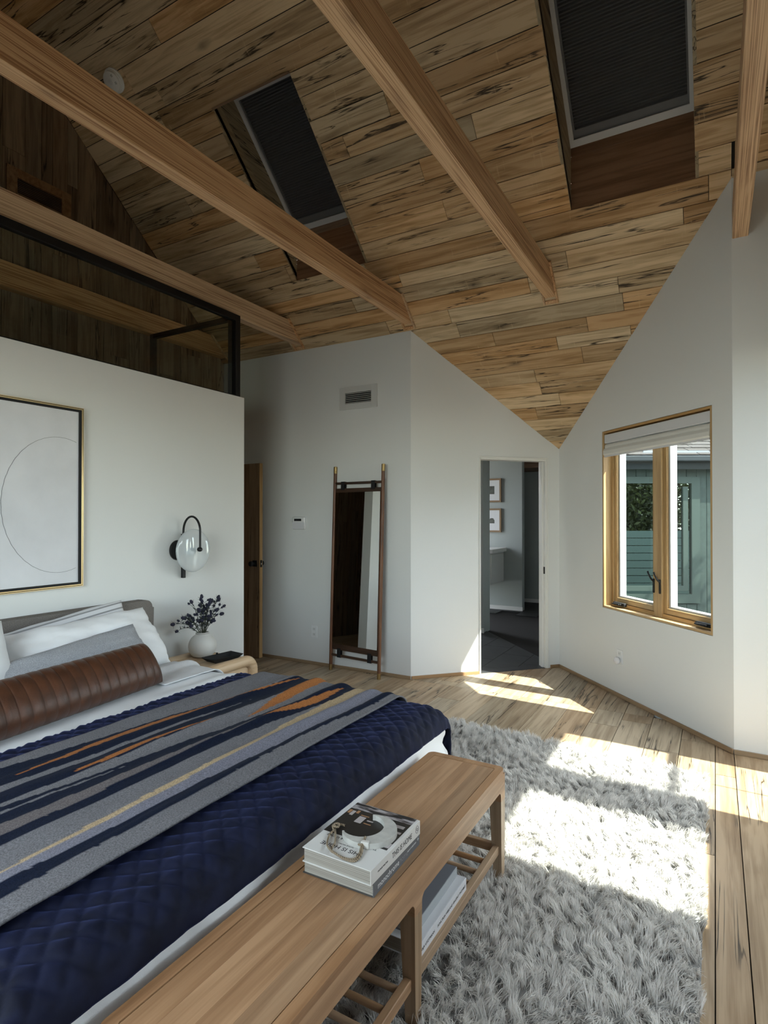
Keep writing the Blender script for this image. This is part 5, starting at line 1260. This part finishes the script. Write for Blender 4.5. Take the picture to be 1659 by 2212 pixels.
def make_pile():
    # tuft centres on a jittered grid, several blades gathered to each tuft tip
    regs = []
    cs = 0.031
    xs = np.arange(RX0+1.55-1.0, RX1, cs); ys = np.arange(0.80, 4.0, cs)
    X, Y = np.meshgrid(xs, ys, indexing='ij'); X = X.ravel()+rng.uniform(-.45, .45, X.size)*cs; Y = Y.ravel()+rng.uniform(-.45, .45, Y.size)*cs
    keep = (Y < rug_far(X)-0.005) & (X < RX1) & ((X > -1.30) | (Y > 2.45)); X, Y = X[keep], Y[keep]
    n = len(X)
    ang = 2*PI*nz(X, Y, 3.5, 3.5, 51, 2)*1.1+rng.normal(0, 0.9, n)-0.9; ln = rng.uniform(0.014, 0.042, n)
    LX, LY = np.cos(ang)*ln, np.sin(ang)*ln; HT = rng.uniform(0.034, 0.060, n)*(1+0.25*nz(X, Y, 9, 9, 52, 2))
    k = 44
    rx = np.repeat(X, k)+rng.normal(0, .0095, n*k); ry = np.repeat(Y, k)+rng.normal(0, .0095, n*k)
    sp = rng.normal(0, .0120, (n*k, 2)); lx = np.repeat(LX, k); ly = np.repeat(LY, k); h = np.repeat(HT, k)*rng.uniform(.72, 1.12, n*k)
    tx = np.repeat(X, k)+lx+sp[:, 0]; ty = np.repeat(Y, k)+ly+sp[:, 1]
    rx = np.clip(rx, None, RX1+0.0); tx = np.minimum(tx, RX1+0.018)
    root = np.stack([rx, ry, np.full(n*k, .006)], -1); tip = np.stack([tx, ty, h], -1); mid = root*0.42+tip*0.58; mid[:, 2] = h*0.70+.002
    th = rng.uniform(0, PI, n*k); wv_ = np.stack([np.cos(th), np.sin(th), np.zeros(n*k)], -1)
    w0 = rng.uniform(.0009, .0018, n*k)[:, None]
    V = np.stack([root-wv_*w0, root+wv_*w0, mid-wv_*w0*1.0, mid+wv_*w0*1.0, tip], 1).reshape(-1, 3)
    b_ = np.arange(n*k)[:, None]*5
    F = np.concatenate([b_+np.array([[0, 1, 3]]), b_+np.array([[0, 3, 2]]), b_+np.array([[2, 3, 4]])], 1).reshape(-1, 3)
    V[:, 0] += 1.4; V[:, 1] -= 1.8
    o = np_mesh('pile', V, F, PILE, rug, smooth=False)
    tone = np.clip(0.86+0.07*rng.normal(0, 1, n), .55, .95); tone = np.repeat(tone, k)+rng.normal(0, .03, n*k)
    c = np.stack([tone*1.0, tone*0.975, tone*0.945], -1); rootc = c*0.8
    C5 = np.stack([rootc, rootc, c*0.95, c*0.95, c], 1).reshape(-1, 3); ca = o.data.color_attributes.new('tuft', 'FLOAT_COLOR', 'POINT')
    ca.data.foreach_set('color', np.hstack([C5, np.ones((len(C5), 1))]).astype(np.float32).ravel())
    o['kind'] = 'stuff'; print('pile tris', len(F))
make_pile()

# ================================================================ outdoors
grd = MB().box((-14, 4.0, -0.5), (22, 26, -0.35)).box((1.3, -14, -0.5), (22, 4.0, -0.35)).box((-14, -14, -0.5), (1.3, -0.8, -0.35)).build('ground', plain('pale_paving', (0.16, 0.155, 0.14), 0.9, spec=0.06, var=0.2, vscale=1.5)); tag(grd, kind='structure')
tag(MB().box((3.6, -3.0, -0.4), (3.75, 4.6, 2.5)).build('sky_screen_wall', plain('sky_screen_render', (0.13, 0.13, 0.12), 0.9, spec=0.05)), kind='structure')  # unseen wall, added to cut low sky light through the right-hand openings
SID = plain('grey_green_siding', (0.027, 0.038, 0.034), 0.6, spec=0.06, bump=0.3, bscale=90, var=0.12, vscale=20)
SIDW = plain('grey_green_trim', (0.030, 0.042, 0.037), 0.5, spec=0.06); DGLASS = plain('neighbour_glass', (0.16, 0.20, 0.19), 0.015, metal=1.0)
th_ = 0.5205; fw = Vector((-math.sin(th_), math.cos(th_), 0)); rt = Vector((math.cos(th_), math.sin(th_), 0))
nh = empty('neighbour_house', fw*7.0, th_, label='grey-green sided house with a shingled roof seen through the window', cat='house')
MB().box((2.56, 0.05, -0.4), (8.5, 0.25, 2.16)).build('wall', SID, nh)
x = 2.57
while x < 6.0:
    skip = (2.55 < x+0.06 < 3.83)
    if not skip: MB().box((x, 0.0, -0.4), (x+0.118, 0.05, 2.14), bev=0.003).build('siding_board', SID, nh)
    else:
        MB().box((x, 0.0, -0.4), (x+0.118, 0.05, 0.44), bev=0.003).build('siding_board', SID, nh)
        MB().box((x, 0.0, 1.95), (x+0.118, 0.05, 2.14), bev=0.003).build('siding_board', SID, nh)
    x += 0.122
wn = MB().box((2.60, -0.02, 0.45), (3.82, 0.05, 0.56)).box((2.60, -0.02, 1.90), (3.82, 0.05, 1.98)).box((3.72, -0.02, 0.56), (3.82, 0.05, 1.90)).box((2.60, -0.02, 0.56), (2.68, 0.05, 1.90)).box((2.72, -0.012, 0.60), (3.68, 0.04, 0.66)).box((3.62, -0.012, 0.66), (3.68, 0.04, 1.86)).build('window_frame', SIDW, nh)
MB().box((2.68, 0.012, 0.56), (3.72, 0.03, 1.90)).build('pane', DGLASS, nh)
MB().box((2.56, -0.12, 2.13), (8.5, 0.1, 2.17)).build('soffit', plain('dark_soffit', (0.010, 0.012, 0.011), 0.7), nh)
MB().box((2.56, -0.15, 2.06), (8.5, -0.12, 2.22)).build('fascia', plain('dark_fascia', (0.012, 0.015, 0.015), 0.6, spec=0.05), nh)
ps = math.radians(24); Rr_ = Matrix.Translation((0, -0.17, 2.215)) @ Matrix.Rotation(ps, 4, 'X')
MB().box((2.56, 0.0, -0.02), (8.5, 4.2, 0.0), M=Rr_).build('roof', plain('roof_underlay', (0.01, 0.01, 0.01), 0.9, spec=0.0), nh)
SHG = plain('asphalt_shingle', (0.036, 0.033, 0.030), 0.9, spec=0.06, bump=0.0, var=0.25, vscale=90)
for r_ in range(9):
    x = 2.57+random.uniform(0, .05); yy = r_*0.135
    while x < 5.6:
        w_ = random.choice((0.20, 0.27, 0.31)); MB().box((x+.004, 0, 0.0), (x+w_-.004, 0.16, 0.010+random.uniform(0, .003)), M=Rr_ @ Matrix.Translation((0, yy, 0.012)) @ Matrix.Rotation(-0.07, 4, 'X')).build('shingle', SHG, nh); x += w_
MB().prism([(3.04, -0.20, 2.20), (3.98, -0.20, 2.20), (3.90, -0.06, 2.29), (3.12, -0.06, 2.29)], (0, 0.012, -0.012)).build('gutter_flashing', plain('galvanised_steel', (0.05, 0.065, 0.08), 0.6, spec=0.1), nh)
MB().box((2.56, -0.22, 2.15), (8.5, -0.151, 2.215), bev=0.01).build('gutter', plain('dark_gutter', (0.02, 0.024, 0.026), 0.6, spec=0.05), nh)
LEAF = plain('leaf', (0.04, 0.06, 0.016), 0.6, var=0.5, vscale=4); LEAF2 = plain('hedge_leaf', (0.055, 0.062, 0.012), 0.6, var=0.6, vscale=5); BARK = plain('bark', (0.09, 0.065, 0.045), 0.9)
def leaves(n, cen, rad, size, box=False):
    c = rng.normal(0, 1, (n, 3)); c /= np.linalg.norm(c, axis=1)[:, None]; c *= rng.uniform(.45, 1, (n, 1))**0.5
    if box: c = rng.uniform(-1, 1, (n, 3))
    P = np.array(cen)+c*np.array(rad); a = rng.normal(0, 1, (n, 3)); a /= np.linalg.norm(a, axis=1)[:, None]; b_ = np.cross(a, rng.normal(0, 1, (n, 3))); b_ /= np.linalg.norm(b_, axis=1)[:, None]
    s_ = rng.uniform(.6, 1.3, (n, 1))*size; V = np.stack([P-a*s_, P+b_*s_*.45, P+a*s_, P-b_*s_*.45], 1).reshape(-1, 3); return V, np.arange(n*4).reshape(n, 4)
tr_ = empty('tree', (4.6, 8.3, -0.35), label='leafy tree beside the neighbouring house, outside the frame, shading its wall', cat='tree')
mb = MB(); mb.tube([(0, 0, 0), (0.05, 0, 1.5), (-0.1, -0.1, 3.2), (-0.3, -0.1, 4.6)], [0.11, 0.09, 0.07, 0.03], 10)
for p in ((-1.3, -0.2, 4.2), (-0.9, 0.6, 4.6), (0.6, 0.5, 4.8), (-1.5, -0.9, 5.0), (-0.6, -1.2, 4.4)): mb.tube([(-0.05, -0.05, 2.6), (p[0]*.5, p[1]*.5, 3.5), p], [0.05, 0.03, 0.012], 7)
mb.build('trunk', BARK, tr_)
Vs, Fs, off_ = [], [], 0
for cen, rad, n_ in (((-1.3, -0.1, 4.3), (.55, .5, .4), 420), ((-0.5, 0.5, 4.7), (.7, .6, .5), 500), ((0.5, 0.3, 4.9), (.9, .8, .6), 700), ((-1.5, -0.9, 4.9), (.5, .5, .35), 330), ((-0.6, -1.2, 4.5), (.45, .5, .4), 300), ((-2.0, 0.5, 4.9), (.4, .4, .3), 220)):
    V_, F_ = leaves(n_, cen, rad, 0.075); Vs.append(V_); Fs.append(F_+off_); off_ += len(V_)
fo = np_mesh('foliage', np.vstack(Vs), np.vstack(Fs), LEAF, tr_, smooth=False); fo['kind'] = 'stuff'
hc = fw*3.3+rt*5.4
hd = empty('hedge', (hc.x, hc.y, -0.35), th_, label='sunlit hedge outside the frame, seen only mirrored in the far window pane', cat='hedge')
V_, F_ = leaves(20000, (0, 0, 1.45), (1.3, 0.6, 1.45), 0.05, True); fo = np_mesh('foliage', V_, F_, LEAF2, hd, smooth=False); fo['kind'] = 'stuff'
fe = empty('stand_in_fence', (hc.x, hc.y, -0.35)+0*fw if False else (hc+fw*0.72+Vector((0, 0, -0.35))), th_, label='pale board fence outside the frame, added to stand in for mirrored house siding', cat='fence')  # added boards, mirrored in the neighbour's pane in place of this house's siding
for k in range(12): MB().box((-1.3, -0.02, 0.05+k*0.13), (1.3, 0.0, 0.17+k*0.13), bev=0.002).build('fence_board', plain('pale_fence', (0.20, 0.25, 0.235), 0.7, spec=0.06) if k == 0 else bpy.data.materials['pale_fence'], fe)
for x in (-1.25, 0, 1.2): MB().box((x, -0.07, 0), (x+0.07, -0.021, 1.6)).build('post', bpy.data.materials['pale_fence'], fe)
mb = MB()
for k in range(5): mb.tube([(-1.0+k*.5, 0, 0), (-1.0+k*.5, 0.05, 1.2)], [0.04, 0.02], 6)
mb.build('stem', BARK, hd)

# ---------------------------------------------------------------- pieces modelled together but separable become parts of their own
def split_islands(o):
    bm = bmesh.new(); bm.from_mesh(o.data); left = set(bm.verts); groups = []
    while left:
        st = [left.pop()]; g_ = set(st)
        while st:
            v = st.pop()
            for e in v.link_edges:
                w_ = e.other_vert(v)
                if w_ in left: left.discard(w_); g_.add(w_); st.append(w_)
        groups.append(g_)
    if len(groups) > 1:
        bm.verts.index_update()
        for q, g_ in enumerate(groups):
            ids = {v.index: k for k, v in enumerate(sorted(g_, key=lambda v: v.index))}
            co = [bm.verts[:][i].co[:] for i in ids] if False else [v.co[:] for v in sorted(g_, key=lambda v: v.index)]
            fs = [[ids[v.index] for v in f.verts] for f in bm.faces if f.verts[0] in g_]
            me = bpy.data.meshes.new(o.data.name); me.from_pydata(co, [], fs); me.update()
            for m in o.data.materials: me.materials.append(m)
            if q == 0: first = me
            else:
                c = o.copy(); c.data = me; COL.objects.link(c)
        o.data = first
    bm.free()
for o in list(bpy.data.objects):
    if o.type == 'MESH' and o.parent is not None and o.name.split('.')[0] in ('frame', 'window_frame', 'door_frame', 'front_frame', 'return_frame', 'sash', 'sash_cladding', 'blind_rail', 'casing_bead', 'cover_photo_detail', 'end_panel', 'cover_mark', 'slot', 'sounder_slot'): split_islands(o)
